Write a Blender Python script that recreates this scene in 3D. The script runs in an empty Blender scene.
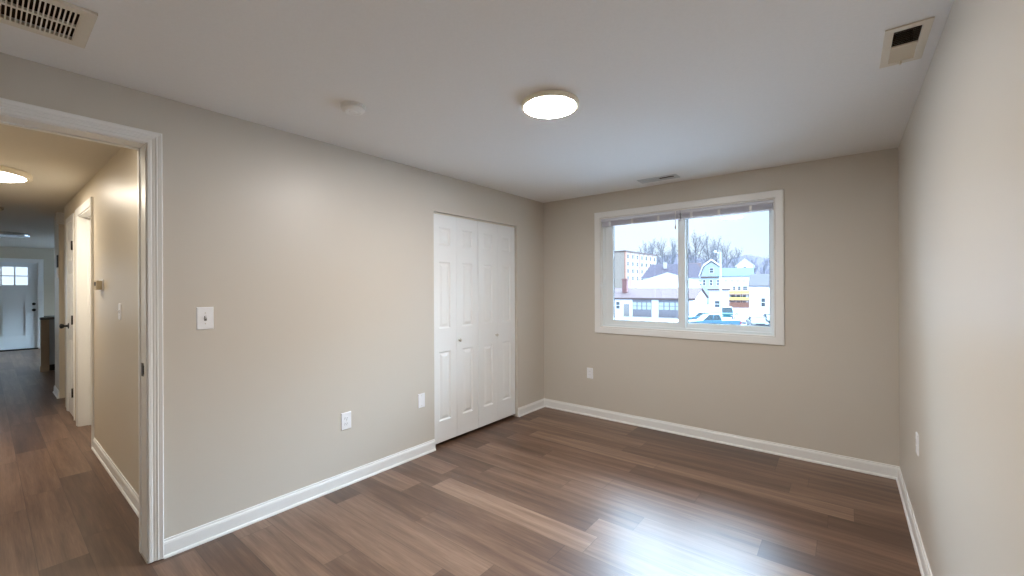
import bpy, bmesh, math, random
from mathutils import Vector, Matrix

# ------------------------------------------------------------------ camera, sky, sun, exposure
SC = bpy.context.scene
COL = SC.collection
F_PX, YAW, PITCH, ROLL = 419.97, 0.67085, 0.00028, -0.00451
CX, CZ = 2.8334, 1.4194
L, W, H = 4.183, 3.141, 2.44          # back wall y, right wall x, ceiling z


def cam_axes():
    cy, sy, cp, sp = math.cos(YAW), math.sin(YAW), math.cos(PITCH), math.sin(PITCH)
    f = Vector((-sy * cp, cy * cp, sp))
    r = Vector((cy, sy, 0))
    u = r.cross(f)
    c, s = math.cos(ROLL), math.sin(ROLL)
    return c * r + s * u, -s * r + c * u, f


R_, U_, F_ = cam_axes()
cam = bpy.data.objects.new('camera', bpy.data.cameras.new('camera'))
COL.objects.link(cam)
cam.data.sensor_width = 36
cam.data.lens = F_PX / 1024 * 36
cam.data.clip_start = 0.02
cam.data.clip_end = 1000
cam.matrix_world = Matrix(((R_.x, U_.x, -F_.x, CX), (R_.y, U_.y, -F_.y, 0), (R_.z, U_.z, -F_.z, CZ), (0, 0, 0, 1)))
SC.camera = cam
SC.view_settings.view_transform = 'Standard'
SC.view_settings.look = 'None'
SC.view_settings.gamma = 1
SC.view_settings.use_curve_mapping = False
SC.view_settings.exposure = 0.17

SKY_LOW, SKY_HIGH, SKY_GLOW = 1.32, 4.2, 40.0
world = bpy.data.worlds.new('overcast_sky')
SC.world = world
world.use_nodes = True
wn = world.node_tree.nodes
wl = world.node_tree.links
wn.clear()
w_out = wn.new('ShaderNodeOutputWorld')
w_bg = wn.new('ShaderNodeBackground')
w_tc = wn.new('ShaderNodeTexCoord')
w_ns = wn.new('ShaderNodeTexNoise')
w_ns.inputs['Scale'].default_value = 3.0
w_ns.inputs['Detail'].default_value = 5
w_cr = wn.new('ShaderNodeValToRGB')
w_cr.color_ramp.elements[0].position = 0.35
w_cr.color_ramp.elements[0].color = (0.62, 0.76, 0.93, 1)
w_cr.color_ramp.elements[1].position = 0.65
w_cr.color_ramp.elements[1].color = (0.72, 0.84, 1.0, 1)
wl.new(w_tc.outputs['Generated'], w_ns.inputs['Vector'])
wl.new(w_ns.outputs['Fac'], w_cr.inputs['Fac'])
# overcast sky: pale near the horizon, with a glow added ahead of the window to light the room


def w_range(sock, lo, hi, a, b_):
    n = wn.new('ShaderNodeMapRange')
    n.interpolation_type = 'SMOOTHSTEP'
    for k, v in (('From Min', lo), ('From Max', hi), ('To Min', a), ('To Max', b_)):
        n.inputs[k].default_value = v
    wl.new(sock, n.inputs['Value'])
    return n.outputs['Result']


def w_math(op, a, b_):
    n = wn.new('ShaderNodeMath')
    n.operation = op
    wl.new(a, n.inputs[0])
    wl.new(b_, n.inputs[1])
    return n.outputs[0]


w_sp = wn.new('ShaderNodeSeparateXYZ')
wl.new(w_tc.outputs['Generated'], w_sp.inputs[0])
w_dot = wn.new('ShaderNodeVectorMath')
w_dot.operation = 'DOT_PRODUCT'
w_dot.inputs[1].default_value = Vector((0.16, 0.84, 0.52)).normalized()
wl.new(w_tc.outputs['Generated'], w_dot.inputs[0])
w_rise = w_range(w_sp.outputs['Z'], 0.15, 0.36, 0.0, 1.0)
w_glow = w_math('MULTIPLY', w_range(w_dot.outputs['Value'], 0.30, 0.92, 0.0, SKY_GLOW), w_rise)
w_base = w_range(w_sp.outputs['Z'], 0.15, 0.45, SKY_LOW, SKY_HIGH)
w_tint = wn.new('ShaderNodeMix')
w_tint.data_type = 'RGBA'
w_tint.inputs['B'].default_value = (0.53, 0.75, 1.0, 1)
wl.new(w_rise, w_tint.inputs['Factor'])
wl.new(w_cr.outputs['Color'], w_tint.inputs['A'])
wl.new(w_tint.outputs['Result'], w_bg.inputs['Color'])
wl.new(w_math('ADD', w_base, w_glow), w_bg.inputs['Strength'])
wl.new(w_bg.outputs['Background'], w_out.inputs['Surface'])

SUN_ENERGY = 2.2
sun = bpy.data.objects.new('hazy_sun', bpy.data.lights.new('hazy_sun', 'SUN'))
COL.objects.link(sun)
sun.data.energy = SUN_ENERGY
sun.data.angle = math.radians(35)
sun.data.color = (1.0, 0.97, 0.93)
sun.rotation_euler = Vector((-0.25, 0.80, -0.62)).to_track_quat('-Z', 'Y').to_euler()

LAMP_ROOM, LAMP_HALL = 222.0, 27.0
LAMP_COL = (1.0, 0.965, 0.925)
LAMP_COL_HALL = (1.0, 0.90, 0.75)


# ------------------------------------------------------------------ materials
def srgb(r, g, b):
    def f(v):
        v /= 255
        return v / 12.92 if v <= 0.04045 else ((v + 0.055) / 1.055) ** 2.4
    return (f(r), f(g), f(b), 1)


def mat(name, col, rough=0.5, metal=0.0, spec=0.5, noise=None, bump=0.0, bscale=60, emit=None, coat=0.0, coat_rough=0.2):
    m = bpy.data.materials.new(name)
    m.use_nodes = True
    nt = m.node_tree
    b = nt.nodes['Principled BSDF']
    b.inputs['Base Color'].default_value = col
    b.inputs['Roughness'].default_value = rough
    b.inputs['Metallic'].default_value = metal
    b.inputs['Specular IOR Level'].default_value = spec
    b.inputs['Coat Weight'].default_value = coat
    b.inputs['Coat Roughness'].default_value = coat_rough
    tc = nt.nodes.new('ShaderNodeTexCoord')
    n = nt.nodes.new('ShaderNodeTexNoise')
    n.inputs['Scale'].default_value = bscale
    n.inputs['Detail'].default_value = 3
    nt.links.new(tc.outputs['Object'], n.inputs['Vector'])
    if noise is None:
        noise = 0.03
    mx = nt.nodes.new('ShaderNodeMix')
    mx.data_type = 'RGBA'
    mx.inputs['A'].default_value = tuple(c * (1 - noise) for c in col[:3]) + (1,)
    mx.inputs['B'].default_value = tuple(min(1, c * (1 + noise)) for c in col[:3]) + (1,)
    nt.links.new(n.outputs['Fac'], mx.inputs['Factor'])
    nt.links.new(mx.outputs['Result'], b.inputs['Base Color'])
    if bump:
        bp = nt.nodes.new('ShaderNodeBump')
        bp.inputs['Strength'].default_value = bump
        bp.inputs['Distance'].default_value = 0.002
        nt.links.new(n.outputs['Fac'], bp.inputs['Height'])
        nt.links.new(bp.outputs['Normal'], b.inputs['Normal'])
    if emit:
        b.inputs['Emission Color'].default_value = emit[0] + (1,)
        b.inputs['Emission Strength'].default_value = emit[1]
    return m


def floor_material():
    m = bpy.data.materials.new('vinyl_plank')
    m.use_nodes = True
    nt = m.node_tree
    N, K = nt.nodes, nt.links
    b = N['Principled BSDF']

    def math_(op, a, c=None):
        n = N.new('ShaderNodeMath')
        n.operation = op
        for i, v in enumerate((a, c)):
            if v is None:
                continue
            if isinstance(v, (int, float)):
                n.inputs[i].default_value = v
            else:
                K.new(v, n.inputs[i])
        return n.outputs[0]

    tc = N.new('ShaderNodeTexCoord')
    sp = N.new('ShaderNodeSeparateXYZ')
    K.new(tc.outputs['Object'], sp.inputs[0])
    X, Y = sp.outputs['X'], sp.outputs['Y']
    PW, PL = 0.182, 1.22
    yr = math_('DIVIDE', math_('ADD', Y, 25.49), PW)
    row = math_('FLOOR', yr)
    wr = N.new('ShaderNodeTexWhiteNoise')
    wr.noise_dimensions = '1D'
    K.new(row, wr.inputs['W'])
    xr = math_('ADD', math_('DIVIDE', math_('ADD', X, 47.3), PL), wr.outputs['Value'])
    colm = math_('FLOOR', xr)
    cb = N.new('ShaderNodeCombineXYZ')
    K.new(row, cb.inputs[0])
    K.new(colm, cb.inputs[1])
    wi = N.new('ShaderNodeTexWhiteNoise')
    wi.noise_dimensions = '2D'
    K.new(cb.outputs[0], wi.inputs['Vector'])
    # grain: noise stretched along the plank, shifted per plank
    gx = math_('ADD', math_('MULTIPLY', X, 1.1), math_('MULTIPLY', wi.outputs['Value'], 37.0))
    gy = math_('MULTIPLY', Y, 17.0)
    gv = N.new('ShaderNodeCombineXYZ')
    K.new(gx, gv.inputs[0])
    K.new(gy, gv.inputs[1])
    g = N.new('ShaderNodeTexNoise')
    g.inputs['Scale'].default_value = 1.0
    g.inputs['Detail'].default_value = 6
    g.inputs['Roughness'].default_value = 0.62
    g.inputs['Distortion'].default_value = 0.15
    K.new(gv.outputs[0], g.inputs['Vector'])
    g2v = N.new('ShaderNodeCombineXYZ')
    K.new(math_('MULTIPLY', gx, 6.0), g2v.inputs[0])
    K.new(math_('MULTIPLY', Y, 160.0), g2v.inputs[1])
    g2 = N.new('ShaderNodeTexNoise')
    g2.inputs['Scale'].default_value = 1.0
    g2.inputs['Detail'].default_value = 3
    K.new(g2v.outputs[0], g2.inputs['Vector'])
    base = math_('ADD', math_('MULTIPLY', wi.outputs['Value'], 0.27), math_('MULTIPLY', g.outputs['Fac'], 0.73))
    base = math_('ADD', base, math_('MULTIPLY', math_('SUBTRACT', g2.outputs['Fac'], 0.5), 0.22))
    cr = N.new('ShaderNodeValToRGB')
    e = cr.color_ramp.elements
    e[0].position, e[0].color = 0.22, srgb(66, 47, 35)
    e[1].position, e[1].color = 0.80, srgb(150, 122, 101)
    k = e.new(0.45)
    k.color = srgb(98, 73, 58)
    k = e.new(0.60)
    k.color = srgb(122, 95, 77)
    K.new(base, cr.inputs['Fac'])
    # seams
    fy = math_('FRACT', yr)
    fx = math_('FRACT', xr)
    sy = math_('LESS_THAN', math_('MINIMUM', fy, math_('SUBTRACT', 1.0, fy)), 0.008)
    sx = math_('LESS_THAN', math_('MINIMUM', fx, math_('SUBTRACT', 1.0, fx)), 0.0012)
    seam = math_('MAXIMUM', sy, sx)
    mx = N.new('ShaderNodeMix')
    mx.data_type = 'RGBA'
    K.new(math_('MULTIPLY', seam, 0.55), mx.inputs['Factor'])
    K.new(cr.outputs['Color'], mx.inputs['A'])
    mx.inputs['B'].default_value = srgb(45, 32, 27)
    K.new(mx.outputs['Result'], b.inputs['Base Color'])
    b.inputs['Roughness'].default_value = 0.36
    b.inputs['Specular IOR Level'].default_value = 0.5
    return m


def glass_material():
    m = bpy.data.materials.new('window_glass')
    m.use_nodes = True
    nt = m.node_tree
    nt.nodes.clear()
    o = nt.nodes.new('ShaderNodeOutputMaterial')
    mx = nt.nodes.new('ShaderNodeMixShader')
    t = nt.nodes.new('ShaderNodeBsdfTransparent')
    t.inputs['Color'].default_value = (0.97, 0.99, 0.985, 1)
    g = nt.nodes.new('ShaderNodeBsdfGlossy')
    g.inputs['Roughness'].default_value = 0.0
    fr = nt.nodes.new('ShaderNodeFresnel')
    fr.inputs['IOR'].default_value = 1.45
    nt.links.new(fr.outputs[0], mx.inputs[0])
    nt.links.new(t.outputs[0], mx.inputs[1])
    nt.links.new(g.outputs[0], mx.inputs[2])
    nt.links.new(mx.outputs[0], o.inputs['Surface'])
    return m


def translucent_material(name, col, part=0.45):
    m = bpy.data.materials.new(name)
    m.use_nodes = True
    nt = m.node_tree
    b = nt.nodes['Principled BSDF']
    b.inputs['Base Color'].default_value = col
    b.inputs['Roughness'].default_value = 0.4
    t = nt.nodes.new('ShaderNodeBsdfTranslucent')
    t.inputs['Color'].default_value = col
    mx = nt.nodes.new('ShaderNodeMixShader')
    mx.inputs[0].default_value = part
    nt.links.new(b.outputs[0], mx.inputs[1])
    nt.links.new(t.outputs[0], mx.inputs[2])
    nt.links.new(mx.outputs[0], nt.nodes['Material Output'].inputs['Surface'])
    return m


M = dict(
    slats=translucent_material('translucent_white_slat', srgb(222, 222, 232)),
    wall=mat('greige_wall_paint', srgb(206, 198, 186), 0.39, spec=0.5, noise=0.015, bump=0.05, bscale=220),
    hall_wall=mat('cream_hall_paint', srgb(207, 196, 177), 0.38, spec=0.5, noise=0.015, bump=0.05, bscale=220),
    ceiling=mat('flat_ceiling_paint', srgb(236, 234, 231), 0.9, spec=0.1, noise=0.03, bump=0.25, bscale=90),
    hall_ceiling=mat('stippled_ceiling_paint', srgb(222, 216, 204), 0.9, spec=0.1, noise=0.05, bump=0.4, bscale=120),
    trim=mat('white_semi_gloss', srgb(236, 235, 232), 0.35, noise=0.01),
    door=mat('white_door_paint', srgb(238, 238, 236), 0.42, noise=0.01),
    front_door=mat('white_front_door_paint', srgb(232, 236, 238), 0.45, noise=0.01),
    vinyl=mat('white_vinyl', srgb(232, 238, 240), 0.4, noise=0.01),
    blind=mat('white_blind_aluminium', srgb(214, 216, 226), 0.4, noise=0.02),
    plate=mat('white_plastic', srgb(240, 240, 242), 0.35, noise=0.01),
    slot=mat('dark_slot', srgb(50, 46, 44), 0.6),
    grille=mat('cream_grille_enamel', srgb(224, 216, 200), 0.5, noise=0.03),
    register=mat('beige_register_enamel', srgb(222, 212, 194), 0.5, noise=0.03),
    white_register=mat('white_register_enamel', srgb(196, 196, 194), 0.5, noise=0.02),
    duct=mat('brown_duct_lining', srgb(78, 56, 32), 0.8, noise=0.35, bscale=14),
    black=mat('black_metal', srgb(22, 21, 21), 0.4, noise=0.1),
    nickel=mat('satin_nickel', srgb(214, 208, 196), 0.3, metal=0.85, noise=0.03),
    chrome=mat('chrome_rim', srgb(220, 224, 228), 0.2, metal=0.9, noise=0.02),
    lamp_trim=mat('white_lamp_trim', srgb(236, 226, 204), 0.5, noise=0.01),
    lamp=mat('lit_diffuser', (0.9, 0.9, 0.9, 1), 0.5, emit=(LAMP_COL, LAMP_ROOM)),
    lamp_hall=mat('lit_hall_diffuser', (0.9, 0.9, 0.9, 1), 0.5, emit=(LAMP_COL_HALL, LAMP_HALL)),
    lens=mat('dark_lamp_lens', srgb(70, 74, 80), 0.25, noise=0.05),
    detector=mat('white_detector_plastic', srgb(238, 236, 232), 0.45, noise=0.01),
    old_detector=mat('aged_detector_plastic', srgb(196, 180, 150), 0.5, noise=0.03),
    dark=mat('closet_dark', srgb(150, 146, 140), 0.8),
    counter=mat('dark_grey_stone', srgb(84, 84, 86), 0.35, noise=0.25, bscale=80),
    half_wall=mat('taupe_end_panel', srgb(160, 140, 118), 0.5, noise=0.05),
    cabinet=mat('shaded_white_cabinet', srgb(150, 160, 172), 0.45, noise=0.02),  # white cabinet, its grey-blue shade put into the colour
    rubber=mat('black_rubber', srgb(28, 28, 30), 0.7),
    floor=floor_material(),
    glass=glass_material(),
)


# ------------------------------------------------------------------ mesh helpers
class MB:
    def __init__(self):
        self.v, self.f, self.smooth = [], [], set()

    def add(self, verts, faces, smooth=False):
        n = len(self.v)
        self.v += [tuple(p) for p in verts]
        for fc in faces:
            if smooth:
                self.smooth.add(len(self.f))
            self.f.append(tuple(i + n for i in fc))
        return self

    def box(self, x0, x1, y0, y1, z0, z1):
        return self.hexa([(x0, y0, z0), (x1, y0, z0), (x1, y1, z0), (x0, y1, z0)],
                         [(x0, y0, z1), (x1, y0, z1), (x1, y1, z1), (x0, y1, z1)])

    def hexa(self, b, t):
        return self.add(list(b) + list(t), [(3, 2, 1, 0), (4, 5, 6, 7), (0, 1, 5, 4), (1, 2, 6, 5), (2, 3, 7, 6), (3, 0, 4, 7)])

    def prism(self, a, b):
        n = len(a)
        return self.add(list(a) + list(b), [tuple(range(n))[::-1], tuple(range(n, 2 * n))] +
                        [(i, (i + 1) % n, n + (i + 1) % n, n + i) for i in range(n)])

    def tube(self, p, q, r0, r1=None, n=8, smooth=True):
        p, q = Vector(p), Vector(q)
        r1 = r0 if r1 is None else r1
        d = (q - p).normalized()
        a = d.orthogonal().normalized()
        b = d.cross(a)
        A = [p + r0 * (math.cos(t) * a + math.sin(t) * b) for t in (2 * math.pi * i / n for i in range(n))]
        B = [q + r1 * (math.cos(t) * a + math.sin(t) * b) for t in (2 * math.pi * i / n for i in range(n))]
        k = len(self.f)
        self.prism(A, B)
        if smooth:
            self.smooth |= set(range(k + 2, k + 2 + n))
        return self

    def lathe(self, o, axis, prof, n=32):
        """prof: list of (radius, distance along axis)"""
        o, d = Vector(o), Vector(axis).normalized()
        a = d.orthogonal().normalized()
        b = d.cross(a)
        vs, fs = [], []
        for r, h in prof:
            vs += [o + d * h + r * (math.cos(t) * a + math.sin(t) * b) for t in (2 * math.pi * i / n for i in range(n))]
        for k in range(len(prof) - 1):
            fs += [(k * n + i, k * n + (i + 1) % n, (k + 1) * n + (i + 1) % n, (k + 1) * n + i) for i in range(n)]
        self.add(vs, fs, smooth=True)
        m = len(self.v) - len(vs)
        self.f.append(tuple(m + i for i in range(n))[::-1])
        self.f.append(tuple(m + (len(prof) - 1) * n + i for i in range(n)))
        return self

    def build(self, name, material, parent=None, bevel=0.0, merge=True, seg=2, sharp=35):
        me = bpy.data.meshes.new(name)
        me.from_pydata(self.v, [], self.f)
        for i in self.smooth:
            me.polygons[i].use_smooth = True
        bm = bmesh.new()
        bm.from_mesh(me)
        if merge:
            bmesh.ops.remove_doubles(bm, verts=bm.verts, dist=1e-6)
        bmesh.ops.recalc_face_normals(bm, faces=bm.faces)
        for e in bm.edges:
            if len(e.link_faces) == 2 and e.calc_face_angle(0) > math.radians(sharp):
                e.smooth = False
        bm.to_mesh(me)
        bm.free()
        me.materials.append(material)
        o = bpy.data.objects.new(name, me)
        COL.objects.link(o)
        if parent is not None:
            o.parent = parent
            o.matrix_parent_inverse = Matrix.Translation(-parent.location) if parent.type == 'EMPTY' and parent.rotation_euler.z == 0 and parent.get('_world') else Matrix()
        if bevel:
            md = o.modifiers.new('bevel', 'BEVEL')
            md.width = bevel
            md.segments = seg
            md.limit_method = 'ANGLE'
            md.angle_limit = math.radians(40)
        return o


def tag(o, label, cat, group=None, kind=None):
    o['label'] = label
    o['category'] = cat
    if group:
        o['group'] = group
    if kind:
        o['kind'] = kind
    return o


def thing(name, label, cat, loc=(0, 0, 0), group=None, rz=0, world_parts=True):
    """Empty at the base of a thing. Parts built in world coordinates unless world_parts=False."""
    o = bpy.data.objects.new(name, None)
    o.empty_display_size = 0.05
    o.location = loc
    o.rotation_euler = (0, 0, rz)
    if world_parts:
        o['_world'] = True
    COL.objects.link(o)
    return tag(o, label, cat, group)


def struct(o):
    o['kind'] = 'structure'
    return o


def struct_empty(name, loc):
    o = bpy.data.objects.new(name, None)
    o.empty_display_size = 0.05
    o.location = loc
    o['_world'] = True
    o['kind'] = 'structure'
    COL.objects.link(o)
    return o


def copy_tree(o, parent=None):
    c = o.copy()
    COL.objects.link(c)
    if parent is not None:
        c.parent = parent
    for ch in list(o.children):
        copy_tree(ch, c)
    return c


def holed(mb, us, vs, holes, t0, t1, fn):
    """solid slab over the (u,v) grid with rectangular holes, between depths t0 and t1; fn maps (u,v,t) to world"""
    us = sorted(set([round(u, 5) for u in us] + [round(u, 5) for h in holes for u in h[:2]]))
    vs = sorted(set([round(v, 5) for v in vs] + [round(v, 5) for h in holes for v in h[2:]]))

    def empty(i, j):
        if i < 0 or j < 0 or i >= len(us) - 1 or j >= len(vs) - 1:
            return True
        u, v = (us[i] + us[i + 1]) / 2, (vs[j] + vs[j + 1]) / 2
        return any(h[0] < u < h[1] and h[2] < v < h[3] for h in holes)
    for i in range(len(us) - 1):
        for j in range(len(vs) - 1):
            if empty(i, j):
                continue
            a, b, c, d = us[i], us[i + 1], vs[j], vs[j + 1]
            q = lambda *p: mb.add([fn(*x) for x in p], [(0, 1, 2, 3)])
            q((a, c, t0), (b, c, t0), (b, d, t0), (a, d, t0))
            q((a, c, t1), (b, c, t1), (b, d, t1), (a, d, t1))
            if empty(i - 1, j): q((a, c, t0), (a, d, t0), (a, d, t1), (a, c, t1))
            if empty(i + 1, j): q((b, c, t0), (b, d, t0), (b, d, t1), (b, c, t1))
            if empty(i, j - 1): q((a, c, t0), (b, c, t0), (b, c, t1), (a, c, t1))
            if empty(i, j + 1): q((a, d, t0), (b, d, t0), (b, d, t1), (a, d, t1))
    return mb


def sweep(mb, path, prof, fn, closed=False, side=1):
    """profile (offset, depth) carried along a 2-D path with mitred corners; fn maps (u,v,depth) to world"""
    P = [Vector(p) for p in path]
    n = len(P)
    segs = [(P[(i + 1) % n] - P[i]).normalized() for i in range(n if closed else n - 1)]
    nor = [Vector((-d.y, d.x)) * side for d in segs]
    rings = []
    for i in range(n):
        if closed:
            a, b = nor[i - 1], nor[i]
        else:
            a, b = nor[max(0, i - 1)], nor[min(i, len(nor) - 1)]
        m = (a + b) / (1 + a.dot(b))
        rings.append([fn(P[i].x + o * m.x, P[i].y + o * m.y, d) for o, d in prof])
    k = len(prof)
    for i in range(n if closed else n - 1):
        a, b = rings[i], rings[(i + 1) % n]
        mb.add(a + b, [(j, (j + 1) % k, k + (j + 1) % k, k + j) for j in range(k)])
    if not closed:
        mb.add(rings[0], [tuple(range(k))])
        mb.add(rings[-1], [tuple(range(k))])
    return mb


# ------------------------------------------------------------------ the room shell
WT = 0.14                      # left wall thickness
YN = -0.42                     # near wall
DO0, DO1, DOH = -0.29, 0.524, 2.175      # bedroom door opening
CL0, CL1, CLH = 2.465, 3.662, 2.102      # closet opening
WX0, WX1, WZ0, WZ1 = 0.747, 2.366, 0.994, 2.172   # window opening
FARX, HY = -12.5, 0.62         # front wall, hall wall
HYL = -0.72                    # hidden side of the hall
JX = -5.78                     # where the hall wall ends

fl = MB().box(FARX - 0.2, W + 0.2, -3.2, L + 0.2, -0.12, 0)
struct(fl.build('floor', M['floor']))
ce = MB()
GRILLE = (0.388, 0.640, -0.205, 0.229)
REG_A = (2.990, 3.074, 2.272, 2.571)
REG_B = (1.316, 1.611, 3.904, 3.976)
holed(ce, [-WT / 2, W + 0.2], [YN - 0.2, L + 0.2], [GRILLE, REG_A, REG_B], H, H + 0.15, lambda u, v, z: (u, v, z))
struct(ce.build('ceiling', M['ceiling']))
ce = MB()
ce.box(FARX - 0.2, -WT / 2, -3.2, L + 0.2, H, H + 0.15)
struct(ce.build('ceiling_hall', M['hall_ceiling']))

mb = holed(MB(), [YN - 0.14, L], [0, H], [(DO0, DO1, 0, DOH), (CL0, CL1, 0, CLH)], 0, -WT, lambda u, v, t: (t, u, v))
struct(mb.build('wall_left', M['wall']))
mb = holed(MB(), [-0.75, W + 0.14], [0, H], [(WX0, WX1, WZ0, WZ1)], L, L + 0.16, lambda u, v, t: (u, t, v))
struct(mb.build('wall_back', M['wall']))
struct(MB().box(W, W + 0.14, YN - 0.14, L, 0, H).build('wall_right', M['wall']))
struct(MB().box(0, W, YN - 0.14, YN, 0, H).build('wall_near', M['wall']))
mb = MB()
mb.box(-0.80, -0.74, CL0 - 0.2, L, 0, H)
mb.box(-0.74, -WT, CL0 - 0.2, CL0 - 0.14, 0, H)
mb.box(-0.74, -WT, CL1 + 0.14, CL1 + 0.2, 0, H)
struct(mb.build('wall_closet', M['dark']))

# baseboards
BP = [(0, 0.0005), (0.021, 0.0005), (0.021, 0.006), (0.018, 0.013), (0.0125, 0.017), (0.0125, 0.072), (0.010, 0.082), (0.0065, 0.087), (0.006, 0.096), (0, 0.097)]
plan = lambda u, v, d: (u, v, d)
mb = sweep(MB(), [(0, DO1 + 0.0655), (0, CL0)], BP, plan, side=-1)
struct(mb.build('baseboard_left', M['trim']))
mb = sweep(MB(), [(0, CL1), (0, L), (W, L), (W, YN), (0, YN)], BP, plan, side=-1)
struct(mb.build('baseboard_back', M['trim']))
mb = sweep(MB(), [(-2.455, HY), (-WT, HY)], BP, plan, side=-1)
struct(mb.build('baseboard_hall', M['trim']))
mb = sweep(MB(), [(JX, HY + 0.1), (JX, HY), (-5.235, HY)], BP, plan, side=-1)
struct(mb.build('baseboard_hall_end', M['trim']))

# bedroom door frame: jamb lining, stop and mitred casing
left_plane = lambda u, v, d: (d, u, v)
CP = [(0.004, 0), (0.004, 0.010), (0.008, 0.013), (0.019, 0.0135), (0.021, 0.010), (0.025, 0.009), (0.029, 0.012), (0.037, 0.013),
      (0.040, 0.0165), (0.044, 0.0175), (0.047, 0.0150), (0.050, 0.0165), (0.062, 0.020), (0.066, 0.018), (0.066, 0)]
tr = struct_empty('trim_1', (0, DO1, 0))
mb = sweep(MB(), [(DO0, 0.006), (DO0, DOH), (DO1, DOH), (DO1, 0.006)], CP, left_plane, side=1)
mb.build('door_casing', M['trim'], tr)
mb = MB()
mb.box(-WT, 0.004, DO1 - 0.001, DO1 + 0.003, 0.018, DOH)
mb.box(-WT, 0.004, DO0 - 0.003, DO0 + 0.001, 0.018, DOH)
mb.box(-WT, 0.004, DO0, DO1, DOH - 0.001, DOH + 0.003)
mb.build('door_jamb', M['trim'], tr)
mb = MB()
mb.box(-0.139, -0.105, DO1 - 0.007, DO1, 0.018, DOH)
mb.box(-0.139, -0.105, DO0, DO0 + 0.007, 0.018, DOH)
mb.box(-0.139, -0.105, DO0, DO1, DOH - 0.007, DOH)
mb.build('door_stop', M['trim'], tr)
mb = MB()
mb.box(-0.088, -0.050, DO1 - 0.0035, DO1 - 0.0005, 0.965, 1.033)
mb.box(-0.050, -0.042, DO1 - 0.006, DO1 - 0.0005, 0.975, 1.023)
o = mb.build('strike_plate', M['black'], tr)
o['label'] = 'black strike plate on the white jamb'

# hall side casing
hp = lambda u, v, d: (-WT - d, u, v)
struct(sweep(MB(), [(DO0, 0.006), (DO0, DOH), (DO1, DOH), (DO1, 0.006)], [(0.004, 0), (0.004, 0.012), (0.06, 0.018), (0.066, 0.016), (0.066, 0)], hp, side=1)
       .build('trim_2', M['trim']))

# ------------------------------------------------------------------ hall and far room shell
D1A, D1B, DH = -3.405, -2.525, 2.19      # first hall doorway
D2A, D2B = -4.30, -3.80                  # second, closed
OPA, OPB = -5.235, -4.60                 # open passage
mb = holed(MB(), [-4.62, -WT], [0, H], [(D1A, D1B, 0, DH), (D2A, D2B, 0, DH)], HY, HY + 0.12, lambda u, v, t: (u, t, v))
struct(mb.build('wall_hall', M['hall_wall']))
mb = MB().box(JX, OPA, HY, HY + 0.10, 0, H)
struct(mb.build('wall_hall_end', M['hall_wall']))
mb = MB()
mb.box(-4.62, -4.5, HY + 0.12, 2.2, 0, H)
mb.box(OPA - 0.1, OPA, HY + 0.10, 2.2, 0, H)
mb.box(OPA, -4.5, 2.2, 2.3, 0, H)
struct(mb.build('wall_passage', M['hall_wall']))
struct(MB().box(-4.5, -0.8, 2.0, 2.1, 0, H).build('wall_side_room', M['hall_wall']))
struct(MB().box(-5.0, -WT, HYL - 0.1, HYL, 0, H).build('wall_hall_left', M['hall_wall']))
mb = MB()
mb.box(-5.0, -4.9, -3.1, HYL - 0.1, 0, H)
holed(mb, [FARX, -4.9], [0, H], [(-11.4, -7.4, 0.5, 2.2)], -3.1, -3.2, lambda u, v, t: (u, t, v))  # hole for the added living room window
struct(mb.build('wall_living_left', M['hall_wall']))
mb = MB()
mb.box(JX, JX + 0.1, HY + 0.10, 3.3, 0, H)
holed(mb, [FARX, JX + 0.1], [0, H], [(-11.9, -9.9, 0.95, 2.15)], 3.3, 3.4, lambda u, v, t: (u, t, v))  # hole for the added kitchen window
struct(mb.build('wall_kitchen', M['hall_wall']))
FD0, FD1, FDH = -0.10, 0.835, 2.085      # front door opening
ADDED_FW = (-2.9, -0.55, 0.5, 2.2)  # added window, out of view, lights the far room
ADDED_KW = (1.5, 3.0, 0.9, 2.2)  # second added window, on the kitchen side
mb = holed(MB(), [-3.2, 3.4], [0, H], [(FD0, FD1, 0, FDH), ADDED_FW, ADDED_KW], FARX, FARX - 0.16, lambda u, v, t: (t, u, v))
struct(mb.build('wall_front', M['hall_wall']))

hall_plane = lambda u, v, d: (u, HY - d, v)
CP2 = [(0.002, 0), (0.002, 0.010), (0.03, 0.014), (0.05, 0.017), (0.063, 0.019), (0.066, 0.016), (0.066, 0)]


def hall_casing(name, a, b, k=1.0, stop=True):
    t = struct_empty(name, (a, HY, 0))
    path = [(a, 0.003), (a, DH), (b, DH), (b, 0.003)]
    sweep(MB(), path, [(o_, d_ * k) for o_, d_ in CP2], hall_plane, side=1).build('door_casing', M['trim'], t)
    m = MB()
    m.box(a - 0.001, a + 0.012, HY, HY + 0.12, 0.002, DH)
    m.box(b - 0.012, b + 0.001, HY, HY + 0.12, 0.002, DH)
    m.box(a, b, HY, HY + 0.12, DH - 0.012, DH + 0.001)
    m.build('door_jamb', M['trim'], t)
    if not stop:
        return
    m = MB()
    m.box(a + 0.012, a + 0.024, HY + 0.062, HY + 0.082, 0.002, DH - 0.012)
    m.box(b - 0.024, b - 0.012, HY + 0.062, HY + 0.082, 0.002, DH - 0.012)
    m.box(a + 0.012, b - 0.012, HY + 0.062, HY + 0.082, DH - 0.024, DH - 0.012)
    m.build('door_stop', M['trim'], t)


hall_casing('trim_3', D1A, D1B)
hall_casing('trim_4', D2A, D2B, 0.6, False)
sweep_far = MB().box(OPA - 0.06, OPA + 0.006, HY - 0.016, HY + 0.3, 2.285, H - 0.001)
struct(sweep_far.build('trim_5', M['trim'], bevel=0.003))


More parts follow.
